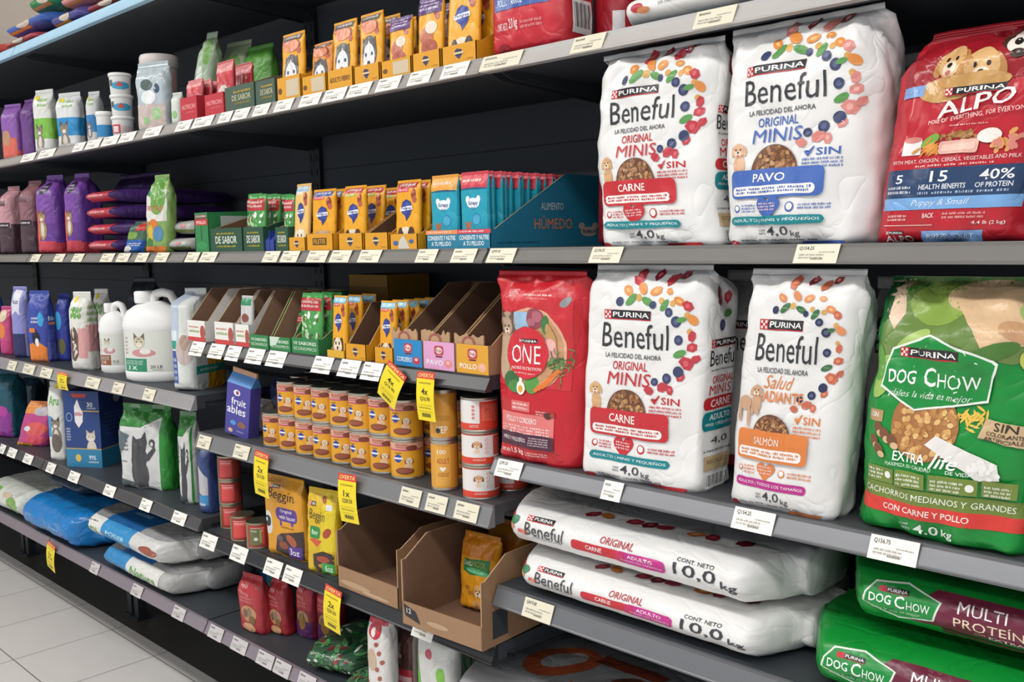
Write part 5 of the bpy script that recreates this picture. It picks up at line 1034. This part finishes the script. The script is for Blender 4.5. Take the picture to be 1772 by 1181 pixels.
# ---------------------------------------------------------------- cat bay, jug shelf
z = LV['c3']
def jug(label, px, dy, rB, H, artcol, text, rz):
    """round-shouldered plastic litter jug with a moulded loop handle and a cap"""
    X = fx(px, D + dy, z); t = thing('litter_jug', label, 'jug', (X, D + dy, z), math.radians(rz), 'white litter jugs'); m = MB(); wm = mat('ECECEA', .4)
    sc = (1.0, .62); k = H / .30
    prof = [(rB * .86, 0), (rB * .98, .008 * k), (rB, .03 * k), (rB * .985, .034 * k), (rB * .985, .175 * k), (rB * 1.02, .18 * k), (rB * 1.02, .19 * k), (rB * 1.0, .2 * k), (rB * .97, .214 * k), (rB * .84, .236 * k), (rB * .62, .252 * k), (rB * .42, .262 * k), (rB * .30, .268 * k)]
    m.lathe(prof, wm, 40, sc=sc)
    A = Art(.14 * k / (rB * 1.9)); A.rect(0, 0, 100, 100, 'D6D8D0')
    A.cat(40, 28, 11, 'C8C0A8', '6A6050', '7A8040', False); A.ell(46, 54, 22, 10, 'C89090'); A.ell(50, 50, 10, 7, 'E4E0D8'); A.lines(4, 14, 14, 60, 5, 'B4A8A0', 4)
    A.rect(0, 68, 52, 100, artcol); A.lines(6, 72, 46, 84, 3, 'C8E0D4', 3); A.text('3 X', 12, 86, 34, 96, 'F0F6F2', .02); A.text(text, 58, 84, 78, 92, '3A3C3A', .02); A.lines(60, 94, 80, 98, 1, '8A8A88', 3)
    def P(u, v):
        a = -.95 + 1.9 * u; q = rB * .988; return ((q * math.sin(a), -q * .62 * math.cos(a), (.172 - .136 * v) * k), (math.sin(a) * .62, -math.cos(a), 0))
    A.put(m, P, (rB * 1.9, .14 * k), .45, maxlen=rB * .16); m.build('jug_body', t)
    m = MB(); m.lathe([(rB * .28, .262 * k), (rB * .30, .27 * k), (rB * .30, .298 * k), (rB * .26, .302 * k)], wm, 26, cx=-rB * .28); m.build('cap', t)
    m = MB(); pts = [(rB * .02, .268 * k), (rB * .10, .292 * k), (rB * .34, .297 * k), (rB * .60, .29 * k), (rB * .74, .262 * k), (rB * .84, .226 * k)]
    n = 14; sm = []
    for i in range(len(pts) - 1):
        for q in range(4): u = q / 4; sm.append((pts[i][0] * (1 - u) + pts[i + 1][0] * u, pts[i][1] * (1 - u) + pts[i + 1][1] * u))
    sm.append(pts[-1]); vs = []
    for i, (x, zz) in enumerate(sm):
        a = sm[max(i - 1, 0)]; b = sm[min(i + 1, len(sm) - 1)]; tx, tz = b[0] - a[0], b[1] - a[1]; l = math.hypot(tx, tz); nx, nz = -tz / l, tx / l; rr_ = .0145 * k
        for q in range(n): c_, s_ = math.cos(6.28319 * q / n) * rr_, math.sin(6.28319 * q / n) * rr_ * 1.15; vs.append((x + nx * c_, s_, zz + nz * c_))
    fs = [(i * n + q, i * n + (q + 1) % n, (i + 1) * n + (q + 1) % n, (i + 1) * n + q) for i in range(len(sm) - 1) for q in range(n)]
    fs += [tuple(range(n)), tuple(len(vs) - n + q for q in range(n))]
    m.add(vs, fs, wm, True); m.build('handle', t)
    return t
jug('large white plastic jug with a cat picture and green label, loop handle on top', 273, .12, .116, .315, '2E8A68', '20 LB', 34)
jug('smaller white plastic jug left of the large jug', 203, .12, .062, .262, '9A5A38', '10 LB', 34)
def rooh(A): A.poly([(0, 0), (60, 6), (50, 50), (0, 60)], 'B8C4D4'); A.rect(0, 40, 44, 54, 'D8E4E8'); A.text('SCOOP', 60, 48, 76, 56, '2A3A80', .02); A.rect(0, 60, 40, 92, '3A58A0'); A.lines(4, 66, 36, 90, 4, 'D8E0F0', 3); A.rect(0, 50, 40, 58, '2E9A84'); A.ell(70, 60, 34, 14, 'C8B8B4'); A.ell(74, 52, 16, 8, 'B8A090'); A.rect(0, 92, 100, 100, 'D8DCD8')
def yside(A): A.rect(40, 0, 100, 100, 'DCA020'); A.rect(0, 0, 40, 100, 'D8DCD8'); A.text('SCOOP', 42, 30, 96, 38, '4A3A18', .02, rot=-90); A.ell(40, 60, 28, 7, 'E0A828'); A.ell(40, 60, 20, 5, 'C89018'); A.rect(6, 76, 94, 84, '2E9A84'); A.lines(16, 78, 70, 82, 1, 'D8F0E8', 3)
bag('litter_bag', 'litter bag', 'white and yellow litter bag at the right end of the jug shelf', 300, 337, 500, z, .03, 24, .17, 'DDE0DC', rooh, yside, r=.012, seed=14, wr=.8, top=.12)
def aru(c1, c2, catc='6A5448'):
    def f(A): A.ell(32, 10, 12, 4, 'E8D020'); A.lines(20, 18, 86, 34, 2, '58A838', 3); A.text('Aru', 24, 18, 80, 34, '6AB040', .04, .2); A.ell(34, 66, 30, 22, catc); A.rect(60, 46, 100, 84, c1); [A.poly([(20 + 6 * q, 40 + 8 * q), (34 + 6 * q, 44 + 8 * q), (30, 52 + 8 * q)], 'E0D8D0') for q in range(5)]; A.cat(32, 62, 15, catc, '3C3430', 'B8B050', False); A.rect(0, 90, 100, 100, c2)
    return f
bag('cat_food_bag', 'cat food bag', 'white bag with green writing and a pink patch left of the small jug, left one', 122, 154, 505, z, .03, 25, .075, 'E0DFD8', aru('D8A0A0', 'D8D6D0'), lambda A: (A.lines(10, 16, 90, 40, 3, '78B048', 2), A.rect(0, 42, 100, 76, 'D49C9C')), r=.02, seed=61, wr=1.3, topw=-.08)
bag('cat_food_bag', 'cat food bag', 'white bag with green writing right behind the small jug', 163, 188, 500, z, .17, 25, .05, 'E0DFD8', aru('B8B0A8', 'D8D6D0', '5A4438'), None, r=.02, seed=62, wr=1.3, topw=-.08)
def felix(A): A.rect(0, 0, 100, 100, '3A4AA0'); A.lines(30, 36, 80, 46, 2, 'E8E8F0', 3); A.poly([(0, 76), (60, 70), (100, 80), (100, 100), (0, 100)], 'E08030'); A.ell(52, 66, 22, 10, '1C2030'); A.ell(48, 58, 12, 5, '1C2030'); A.ell(56, 72, 10, 6, 'E8E8E8'); A.ell(80, 40, 14, 10, '3AA0D8'); A.rect(20, 52, 50, 58, 'E08030')
bag('cat_food_bag', 'cat food bag', 'royal blue cat food bag with an orange base on the jug shelf', 50, 84, 503, z, .03, 25, .06, '3A4AA0', felix, lambda A: (A.text('Felix', 20, 36, 84, 42, 'E8E8F0', .02), A.rect(20, 44, 80, 48, 'E08030'), A.rect(6, 54, 94, 70, '4A5AB0'), A.rect(6, 72, 94, 96, '5A62B4')), r=.02, seed=63, wr=1.1)
bag('cat_food_bag', 'cat food bag', 'lilac cat food bag left of the royal blue one', 22, 46, 496, z, .045, 25, .06, '8A8CC8', lambda A: (A.poly([(20, 4), (80, 6), (80, 40), (50, 34), (20, 40)], 'D8D8E4'), A.text('fuzz', 30, 18, 70, 24, '3A3A50', .02), A.rect(0, 66, 100, 100, '2C2E60')), None, r=.02, seed=64)
bag('cat_food_bag', 'cat food bag', 'second blue cat food bag right of the orange-based one', 99, 118, 508, z, .12, 25, .06, '34409A', lambda A: (A.ell(40, 40, 30, 14, '3AA0D8'), A.ell(60, 78, 30, 12, '6A6838')), None, r=.02, seed=65)
bag('cat_food_bag', 'cat food bag', 'pink and orange bag left of the lilac bag on the jug shelf', 0, 17, 530, z, .05, 20, .05, 'C85080', lambda A: (A.ell(40, 50, 40, 16, 'E08040'), A.ell(50, 20, 40, 12, 'D8C8A8'), A.rect(0, 70, 100, 100, 'C04078')), None, r=.02, seed=66)
bag('cat_food_bag', 'cat food bag', 'deep blue bag at the left edge of the jug shelf', -40, -5, 500, z, .05, 20, .06, '2A48A0', None, r=.02, seed=67)
bag('litter_bag', 'litter bag', 'dark wrapped bag standing at the back of the jug shelf', 225, 262, 480, z, .3, 10, .08, '3C3E48', None, r=.02, seed=68)

# ---------------------------------------------------------------- cat bay, blue box shelf
z = LV['c4']
rz_ = 30; X, Y_, w_ = front_fit(117, 178, z, .03, math.radians(rz_)); hb = fz(678, X, Y_) - z
t = thing('litter_box_carton', 'tall navy and teal carton with white cats under the jug shelf', 'carton', (X, Y_, z), math.radians(rz_)); m = MB(); db = .15
m.box(-w_ / 2, w_ / 2, 0, db, 0, hb, mat('26407C', .4))
A = Art(hb / w_); A.rect(0, 76, 100, 100, '2E7FA8'); A.rect(0, 75, 100, 76.2, 'C8A858'); A.rect(46, 25, 100, 26.4, 'C8A858'); A.poly([(22, 3), (66, 3), (62, 8), (28, 8)], 'C04838'); A.poly([(30, 20), (40, 10), (46, 20), (54, 28), (52, 40), (40, 48), (30, 40)], 'E4E0E0'); A.lines(30, 26, 52, 34, 1, 'C87070', 3); A.text('30', 66, 14, 82, 20, 'E0E8F0', .03); A.lines(66, 20, 90, 24, 1, 'C8D4E0', 3)
A.ell(14, 34, 9, 6, '8AA8C8'); A.ell(14, 34, 7, 4.8, '26407C'); A.lines(4, 48, 16, 66, 5, 'C8D4E0', 4); A.cat(72, 60, 13, 'D8D0C0', 'B8B0A0', '8A9838'); A.rect(0, 76, 100, 100, '2E7FA8'); A.rect(0, 75, 100, 76.2, 'C8A858'); A.ell(34, 88, 8, 5, 'D8B858'); A.text('99%', 64, 84, 84, 90, 'E0F0F8', .03); A.lines(62, 91, 90, 95, 1, 'D8E8F0', 3)
A.put(m, flatP(-w_ / 2, w_ / 2, 0, hb, 0), (w_, hb), .4, maxlen=9)
A = Art(hb / db); A.rect(0, 76, 100, 100, '2A7498'); A.rect(0, 75, 100, 76.2, 'B89848'); A.ell(72, 12, 14, 6, 'A8B0C0'); A.lines(20, 28, 90, 60, 6, '4A68A8', 5); A.put(m, sideP(0, db, 0, hb, w_ / 2), (db, hb), .4, maxlen=9)
m.build('carton_body', t); m = MB(); m.box(-w_ / 2, w_ / 2, .0, db / 2 - .001, hb, hb + .0015, mat('1E3468', .5)); m.box(-w_ / 2, w_ / 2, db / 2 + .001, db, hb, hb + .0015, mat('1E3468', .5)); m.build('top_flap', t)
def blackcat(A):
    A.rect(0, 0, 100, 26, '2E7A30'); A.poly([(100, 10), (100, 100), (0, 100), (0, 50), (40, 30)], 'CFCFCD'); A.poly([(88, 0), (100, 0), (100, 100), (90, 100)], '2E8A34'); A.lines(2, 36, 22, 56, 4, '3A4A4C', 3); A.poly([(0, 30), (24, 36), (14, 50), (0, 60)], '5A6A70')
    A.poly([(30, 46), (34, 36), (42, 40), (54, 38), (62, 30), (64, 44), (60, 54), (66, 60), (58, 80), (64, 98), (34, 98), (28, 66)], '45464A'); A.ell(46, 47, 15, 6.5, '45464A'); A.ell(47, 80, 20, 18, '45464A'); A.ell(74, 44, 7, 5, '45464A'); A.ell(73, 45, 3.4, 2.6, 'CFCFCD'); A.poly([(60, 60), (80, 46), (82, 52), (66, 66)], '45464A'); A.ell(41, 46, 2.4, .9, '6A6C50'); A.ell(52, 46, 2.4, .9, '6A6C50'); A.ell(47, 50, 2, .8, '2A2A2C'); A.poly([(0, 88), (34, 92), (34, 100), (0, 100)], '4A5458'); A.lines(3, 66, 20, 70, 1, '7A7A7C', 3)
bag('litter_bag', 'litter bag', 'white and green bag with a dark grey cat, the whole front seen', 210, 292, 700, z, .03, 22, .07, 'CFD0CE', blackcat, lambda A: A.rect(0, 0, 100, 100, '2E8A34'), r=.02, seed=71, wr=1.2, top=.25)
bag('litter_bag', 'litter bag', 'second white and green bag with a grey cat, partly behind the first', 310, 338, 712, z, .06, 22, .06, 'C4C5C4', blackcat, None, r=.02, seed=72, top=.25)
bag('cat_food_bag', 'cat food bag', 'blue and grey bag squeezed between the cat bays under the can shelf', 345, 362, 770, z, .05, 10, .06, '34487C', lambda A: (A.poly([(0, 30), (100, 50), (100, 78), (0, 70)], 'B8B8BC'), A.rect(0, 74, 100, 88, '3A8AC0'), A.lines(8, 84, 80, 90, 1, 'E0E8F0', 3)), None, r=.015, seed=73, h=.24)
bag('cat_food_bag', 'cat food bag', 'white and green bag with a grey tabby left of the navy carton', 86, 112, 660, z, .03, 28, .045, 'D8DAD4', lambda A: (A.text('Aru', 20, 18, 90, 30, '58A838', .04), A.rect(0, 44, 30, 70, '3A9AD0'), A.cat(60, 54, 30, '8A7C70', '4A4440'), A.ell(60, 78, 34, 12, '6A6058'), A.rect(0, 90, 100, 100, 'E0DED8'), A.ell(60, 6, 16, 4, 'E0C820')), None, r=.015, seed=74, topw=-.2)
bag('cat_food_bag', 'cat food bag', 'pink and orange bag with a red paw shape left of the tabby bag', 26, 76, 694, z, .04, 25, .06, 'C04888', lambda A: (A.rect(0, 0, 100, 26, 'D88838'), A.ell(70, 20, 34, 10, 'B8B0B8'), A.ell(60, 60, 40, 16, 'E0605C'), A.ell(66, 84, 34, 12, 'DC5068'), A.ell(30, 60, 12, 6, 'E4E0E8'), A.rect(0, 92, 60, 100, 'D89838')), None, r=.02, seed=75, shear=.4, wr=1.6)
bag('cat_food_bag', 'cat food bag', 'dark teal bag with a purple bottom at the left edge under the jug shelf', -8, 22, 640, z, .05, 20, .1, '1C5060', lambda A: (A.rect(0, 62, 100, 100, '8A3490'), A.ell(30, 26, 20, 7, '8AA8B0'), A.ell(60, 60, 30, 8, 'B03C98')), None, r=.02, seed=76)
bag('cat_food_bag', 'cat food bag', 'dark teal bag with orange writing behind the pink bag', 34, 60, 650, z, .22, 15, .08, '16404E', lambda A: A.lines(50, 30, 70, 60, 3, 'A84C30', 3), None, r=.02, seed=77)

# ---------------------------------------------------------------- cat bay, bottom shelf, lying sacks
z = LV['c5']
def wsack(A): A.rect(0, 0, 26, 100, 'E0DFDA'); A.text('Aru', 5, 30, 20, 78, '5AA038', .04); A.lines(5, 16, 20, 24, 1, '5A5A5A', 3); A.rect(26, 0, 62, 100, '2C8CC8'); A.text('PODER', 32, 38, 56, 58, 'B8E0F0', .02); A.lines(32, 64, 56, 78, 1, 'A0D0E8', 3); A.rect(62, 0, 100, 100, 'CFCFCC'); A.ell(82, 50, 9, 20, '9A5040')
def wtop(A): A.rect(0, 0, 24, 100, '8A8A8A'); A.rect(24, 0, 64, 100, '1C5C98'); A.lines(32, 60, 50, 80, 2, '88B8D8', 3); A.rect(64, 0, 100, 100, '9A9A9A')
Yl = D + .03
X0, X1 = fx(182, Yl, z + .04), fx(312, Yl, z + .04)
lying('litter_bag', 'litter sack', 'white, blue and grey sack lying at the bottom of its pair on the floor-level shelf', X0, X1, Yl, z, .095, .38, 'B0B0AE', lambda A: (A.rect(0, 0, 40, 100, '2C84BC'), A.rect(40, 0, 82, 100, 'D8D8D2'), A.text('Nature', 46, 30, 78, 74, '58A040', .04)), wtop, seed=81, wr=1.2)
X0, X1 = fx(158, Yl, z + .15), fx(300, Yl, z + .15)
lying('litter_bag', 'litter sack', 'white, blue and grey sack lying on top of its pair on the floor-level shelf', X0, X1, Yl - .01, z + .10, .105, .38, 'BEBEBC', wsack, wtop, seed=82, wr=1.2, r=.045)
X0, X1 = fx(52, Yl, z + .06), fx(146, Yl, z + .06)
lying('litter_bag', 'litter sack', 'bright blue plastic sack lying on the floor-level shelf', X0, X1, Yl - .02, z, .155, .38, '1E7CC4', lambda A: (A.lines(60, 50, 76, 70, 2, '8AC0E0', 3),), None, seed=83, wr=1.8, rough=.18, r=.06)
X0, X1 = fx(-20, Yl, z + .08), fx(47, Yl, z + .08)
lying('litter_bag', 'litter sack', 'green and white clear sack lying left of the bright blue one', X0, X1, Yl, z, .14, .38, 'D0D4CC', lambda A: (A.rect(0, 0, 40, 60, '78B040'), A.ell(76, 50, 14, 30, '7AA850'), A.ell(60, 20, 10, 12, 'C8B8A0')), None, seed=84, wr=1.8, rough=.2, r=.055)
X0 = fx(330, D + .2, z)
for k in range(2):
    lying('litter_bag', 'litter sack', 'dark grey sack lying deep on the floor-level shelf behind the blue one, %s' % ('lower', 'upper')[k], X0 - 1.16, X0 - .78, D + .14 - .01 * k, z + .156 + .0 * k if False else z + .157 + .062 * k, .06, .29, '44464A' if k else '2C3A4A', None, lambda A: A.ell(40, 60, 20, 20, '3A6A38'), seed=85 + k)
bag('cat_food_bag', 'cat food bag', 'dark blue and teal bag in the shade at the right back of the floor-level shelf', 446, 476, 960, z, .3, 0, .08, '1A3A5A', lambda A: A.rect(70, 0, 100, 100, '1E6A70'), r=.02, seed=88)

# ---------------------------------------------------------------- cat bay, second shelf from the top
z = LV['r1']
def tub(lb, px, dy, r, h, zz, art, lid='E6E6E2', base='DCDCDA', rz=.9):
    t = thing('treat_tub', lb, 'tub', (fx(px, D + dy, zz), D + dy, zz), rz, 'white tubs on the second shelf'); m = MB(); m.lathe([(r * .86, 0), (r * .9, .003), (r * .98, h * .86)], mat(base, .4), 32)
    A = Art(h * .7 / (r * 2.4)); art(A)
    def P(u, v): a = -1.2 + 2.4 * u; q = r * (.915 + .055 * (1 - v)) * 1.0 + .0006; return ((q * math.sin(a), -q * math.cos(a), h * (.80 - .68 * v)), (math.sin(a), -math.cos(a), 0))
    A.put(m, P, (r * 2.4, h * .7), .4, maxlen=r * .3); m.build('tub_body', t)
    m = MB(); m.lathe([(r * 1.0, h * .84), (r * 1.06, h * .85), (r * 1.06, h * .97), (r * 1.0, h)], mat(lid, .4), 32); m.build('lid', t); return t
def tubart(A): A.ell(60, 60, 40, 26, '3A9AC0'); A.poly([(40, 64), (56, 30), (74, 64)], 'C84838'); A.rect(10, 20, 26, 60, '5A5A5C')
def tubart2(A): A.rect(10, 30, 50, 90, 'D04048'); A.rect(18, 42, 42, 84, 'E0D8D8'); A.lines(56, 40, 90, 80, 3, 'D88890', 3)
tub('white tub with a red and blue fish, top of the stack of three', 209, .07, .036, .072, z + .146, tubart)
tub('white tub with a red and blue fish, middle of the stack of three', 212, .07, .036, .072, z + .073, tubart)
tub('white tub with a red square, bottom of the stack of three', 214, .07, .036, .072, z, tubart2)
tub('big pale tub standing behind the clear zip pouch', 283, .17, .062, .275, z, lambda A: (A.rect(0, 0, 100, 40, 'C89898'), A.rect(0, 45, 100, 90, '3A7A98')), 'D8D0CC', 'B8B4B8')
t = tub('white and blue canister left of the stacked tubs', 184, .06, .03, .10, z, lambda A: A.rect(0, 40, 100, 100, '2C84BC'))
bag('treat_bag', 'treat bag', 'clear zip pouch with silver shine and green label on the second shelf', 238, 290, 107, z, .03, 20, .04, 'B8C4CA', lambda A: (A.rect(0, 4, 100, 7, 'DCE8EC'), A.ell(40, 34, 20, 8, '5A6A68'), A.ell(74, 40, 10, 7, '46586A'), A.ell(46, 52, 24, 10, 'E8ECEC'), A.rect(0, 62, 100, 96, 'C8B8B0'), A.rect(26, 80, 46, 90, '98C088'), A.ell(70, 76, 16, 9, 'A0C890')), None, r=.015, seed=91, wr=1.6, rough=.12)
def wcat(c): return lambda A: (A.ell(30, 14, 14, 4, 'E0D028'), A.lines(40, 14, 90, 30, 2, '90C060', 3), A.rect(0, 46, 100, 78, c), A.cat(42, 66, 22, '8A7C70', '5A5048', 'B8B050'), A.rect(0, 92, 100, 100, 'C8C4C0'))
bag('cat_food_bag', 'cat food bag', 'white and green cat food bag with a grey cat on the second shelf', 60, 90, 155, z, .03, 22, .05, 'DADCD6', wcat('7AB840'), lambda A: A.rect(0, 46, 100, 78, '7AB840'), r=.015, seed=92, wr=1.3)
bag('cat_food_bag', 'cat food bag', 'white and blue cat food bag with a grey cat on the second shelf', 99, 136, 160, z, .03, 24, .05, 'DADCDC', wcat('2C8CC8'), lambda A: A.rect(0, 46, 100, 78, '2C8CC8'), r=.015, seed=93, wr=1.3)
bag('cat_food_bag', 'cat food bag', 'white and blue cat food bag left of the canister on the second shelf', 150, 169, 158, z, .05, 24, .05, 'CDD0D0', wcat('2C7CB8'), lambda A: A.rect(0, 46, 100, 78, '2C7CB8'), r=.015, seed=94, wr=1.3)
bag('cat_food_bag', 'cat food bag', 'white and green bag behind the white and blue bag on the second shelf', 104, 130, 165, z, .14, 20, .05, 'C8CCC0', lambda A: A.ell(40, 20, 20, 6, '80B048'), None, r=.015, seed=95)
bag('cat_food_bag', 'cat food bag', 'purple and orange bag at the left end of the second shelf', 4, 32, 180, z, .03, 20, .06, '8A58A8', lambda A: (A.rect(0, 62, 100, 100, 'D86858'), A.ell(40, 62, 28, 14, 'B88A6A')), lambda A: A.rect(0, 84, 100, 100, 'D85858'), r=.015, seed=96)
bag('cat_food_bag', 'cat food bag', 'darker purple bag behind the purple and orange bag on the second shelf', 38, 56, 172, z, .06, 15, .06, '6A3E84', None, None, r=.015, seed=97)
bag('treat_bag', 'treat bag', 'narrow white and green bag left of the red carton on the second shelf', 296, 312, 160, z, .03, 16, .03, 'D4D8D0', lambda A: A.ell(50, 70, 30, 12, '90C080'), None, r=.01, seed=98)
def rtray(A): A.rect(0, 0, 100, 100, 'B82434'); A.text('NUTRICAN', 10, 32, 90, 52, 'E8A0A0', .02); A.lines(30, 62, 80, 72, 1, 'D87880', 3)
ytray('red carton left one of two on the second shelf', 314, 342, 168, 'r1', art=rtray, outer='B82434', inner='8A6048', hbm=.10)
ytray('red carton right one of two on the second shelf', 356, 388, 162, 'r1', art=rtray, outer='B82434', inner='8A6048', hbm=.11)
def rp(A): A.rect(0, 0, 100, 22, 'E09090'); A.rect(0, 22, 100, 40, 'C83840'); A.ell(50, 60, 30, 14, 'D8C8C0'); A.ell(50, 80, 30, 8, 'B83040')
for k in range(4): pouch('pink-red pouch fanned out in the left red carton, %s' % ('leftmost', 'second', 'third', 'rightmost')[k], (314, 342), 136, z, .03 * k, rp, base='C8606A', group='red pouches on the second shelf', rx=-6)
for k in range(2): pouch('red pouch standing in the right red carton, %s' % ('front one', 'back one')[k], (356, 388), 103, z, .02 + .06 * k, rp, base='C03844', group='red pouches on the second shelf')
bag('treat_bag', 'treat bag', 'pointed green and white bag standing tall behind the left red carton', 322, 352, 60, z, .16, 15, .05, 'A8BCA0', lambda A: (A.ell(70, 20, 24, 14, '78A850'), A.ell(40, 50, 20, 16, 'E0E4DC'), A.ell(60, 70, 30, 14, '5A8A48')), None, r=.015, seed=99, shear=.25, topw=-.4, wr=1.8)
bag('treat_bag', 'treat bag', 'pale green bag behind the right red carton on the second shelf', 372, 412, 75, z, .25, 10, .05, '90A080', lambda A: A.ell(60, 30, 30, 14, '6A9048'), None, r=.015, seed=100, shear=.2)
bag('treat_bag', 'treat bag', 'bright green bag behind the dark green cartons on the second shelf', 425, 468, 78, z, .27, 5, .05, '5A9A3C', None, None, r=.015, seed=101)
def gt2(A): A.rect(0, 0, 100, 100, '3C5444'); A.lines(30, 20, 90, 34, 1, 'C8A830', 2); A.text('DE SABOR', 24, 38, 88, 62, 'B8B490', .02); A.lines(30, 68, 84, 80, 1, 'A88A28', 3)
ytray('dark green carton left one of two on the second shelf', 391, 441, 147, 'r1', art=gt2, outer='3C5444', inner='806250', hbm=.12)
ytray('dark green carton right one of two, beside the yellow cartons on the second shelf', 444, 477, 138, 'r1', art=gt2, outer='3C5444', inner='806250', hbm=.12)

# ---------------------------------------------------------------- top shelf, far left
z = LV['r0']
for (a, b, zz, th, c, lb, dy) in ((14, 70, .0, .042, 'C05058', 'red bag lying under the blue one on the top shelf', .04), (16, 88, .045, .055, '3A64B8', 'blue bag lying on the top shelf at the far left', .04), (56, 116, .103, .075, '2E8A4A', 'green bag piled on the blue bag on the top shelf', .06), (96, 150, .0, .06, '4A4890', 'purple bag lying right of the blue bag on the top shelf', .04), (112, 178, .063, .05, 'D89090', 'pink bag lying on the purple bag on the top shelf', .05), (-60, 10, .0, .06, 'C84A40', 'orange-red bag at the very left of the top shelf', .04), (156, 235, .0, .05, '8A3440', 'maroon bag at the right end of the pile on the top shelf', .05)):
    X0, X1 = fx(a, D + dy, z + zz + th / 2), fx(b, D + dy, z + zz + th / 2)
    lying('pet_food_bag', 'pet food bag', lb, X0, X1, D + dy, z + zz, th, .34, c, lambda A: (A.ell(50, 50, 16, 30, 'D8C8B8'), A.rect(0, 80, 60, 96, 'E09040')), None, seed=int(a) + 120, wr=1.8, r=th * .4)

# ---------------------------------------------------------------- price tickets and offer strips
T_ = []
for (k, L, kind) in (
    ('r2', [(845, 893, 'Q99.50'), (1022, 1078, 'Q154.25'), (1375, 1454, 'Q154.25')], 'cream'),
    ('a3', [(859, 904, 'Q99.50'), (1043, 1078, None), (1268, 1342, 'Q154.25'), (1503, 1592, 'Q156.75')], 'white'),
    ('a4', [(906, 958, 'Q419.00')], 'cream'),
    ('r1', [(832, 905, None), (990, 1048, None), (1202, 1275, None)], 'cream')):
    for i, (a, b, tx) in enumerate(L):
        T_.append((a, b, k, tx, kind))
for (k, L, kind) in (
    ('r1', [(765, 812), (708, 748), (653, 694), (603, 643), (561, 600), (520, 556), (477, 508), (440, 467), (405, 432), (380, 402), (335, 370), (306, 332), (250, 280), (208, 235), (178, 206), (150, 175), (128, 147), (68, 96), (38, 62)], 'white'),
    ('r2', [(722, 757), (783, 825), (622, 660), (573, 608), (533, 568), (488, 518), (457, 484), (348, 376), (323, 345), (270, 292), (237, 257), (204, 225), (176, 198), (127, 145), (95, 112), (55, 70)], 'cream'),
    ('b3', [(329, 355), (361, 390), (391, 418), (425, 459), (461, 497), (540, 578), (585, 625), (625, 664)], 'white'),
    ('b4', [(342, 367), (404, 434), (691, 732), (736, 777), (785, 832)], 'cream'),
    ('b5', [(347, 377), (399, 430), (457, 490), (490, 524), (713, 755)], 'white'),
    ('b6', [(361, 388), (400, 430), (444, 476), (474, 505), (515, 548)], 'grey'),
    ('c3', [(14, 30), (40, 62), (70, 92), (148, 175), (195, 216), (248, 270)], 'cream'),
    ('c4', [(0, 10), (14, 30), (41, 58), (81, 97), (119, 139), (180, 201), (243, 264), (298, 324)], 'white'),
    ('c5', [(157, 173), (228, 248), (299, 322)], 'grey')):
    for (a, b) in L: T_.append((a, b, k, None, kind))
near = {'r1': 'second-shelf rail', 'r2': 'eye-level rail', 'a3': 'silver rail under the upright sacks', 'a4': 'rail under the ten kilo sacks', 'b3': 'rail under the open cartons', 'b4': 'rail under the stacked cans', 'b5': 'rail under the brown trays', 'b6': 'floor-level rail under the red pouches', 'c3': 'silver rail under the white jugs', 'c4': 'dark rail under the navy carton', 'c5': 'floor-level rail under the lying sacks'}
above = {}
def ordn(i, n):
    if i == 0: return 'leftmost'
    if i == n - 1: return 'rightmost'
    w_ = ['', 'second', 'third', 'fourth', 'fifth', 'sixth', 'seventh', 'eighth', 'ninth', 'tenth', 'eleventh', 'twelfth']
    return w_[i] + ' from the left' if i <= n - 1 - i else w_[n - 1 - i] + ' from the right'
by = {}
for q in T_: by.setdefault(q[2], []).append(q)
for k, L in by.items():
    L.sort(key=lambda q: q[0])
    for i, (a, b, _, tx, kind) in enumerate(L):
        kk = k
        if tx: lb = '%s paper price ticket reading %s on the %s' % (kind if kind != 'grey' else 'greyish', tx, near[k]) + (', beside the offer-free gap' if False else '')
        else: lb = '%s paper price ticket on the %s, %s' % ({'white': 'white', 'cream': 'cream', 'grey': 'greyish'}[kind], near[k], ordn(i, len(L)) if len(L) > 1 else 'the only one')
        if tx and sum(1 for q in L if q[3] == tx) > 1: lb += ', ' + ordn(i, len(L))
        hh = .046 if k in ('b3', 'b5') else None
        ticket(a, b, k, lb, tx, kind=kind, hh=hh, drop=.004 if k in ('b3', 'b5') else 0)
promo(672, 706, 'b3', 694, 'yellow offer strip reading 4x swung to the left under the blue card box', '4x', 'Q16.90', swing=math.radians(30))
promo(723, 753, 'b3', 723, 'yellow offer strip reading 4x hanging straight in front of the cans', '4x', 'Q16.90')
promo(442, 466, 'b4', 855, 'yellow offer strip hanging in front of the gap right of the red cans', '2x', 'Q13.50', swing=math.radians(4))
promo(586, 617, 'b4', 899, 'yellow offer strip hanging over the empty brown tray', '1x', 'Q20.50', swing=math.radians(-3))
promo(564, 592, 'b5', 1089, 'yellow offer strip reading 2x in front of the dark pouches, lowest of them', '2x', 'Q20.50', swing=math.radians(6))
promo(83, 96, 'c5', 985, 'small yellow offer strip hanging near the floor under the bright blue sack', '1x', 'Q9.50', swing=math.radians(10))
promo(101, 117, 'c3', 672, 'short yellow and red offer strip left of the navy carton', '2x', 'Q9', swing=0)
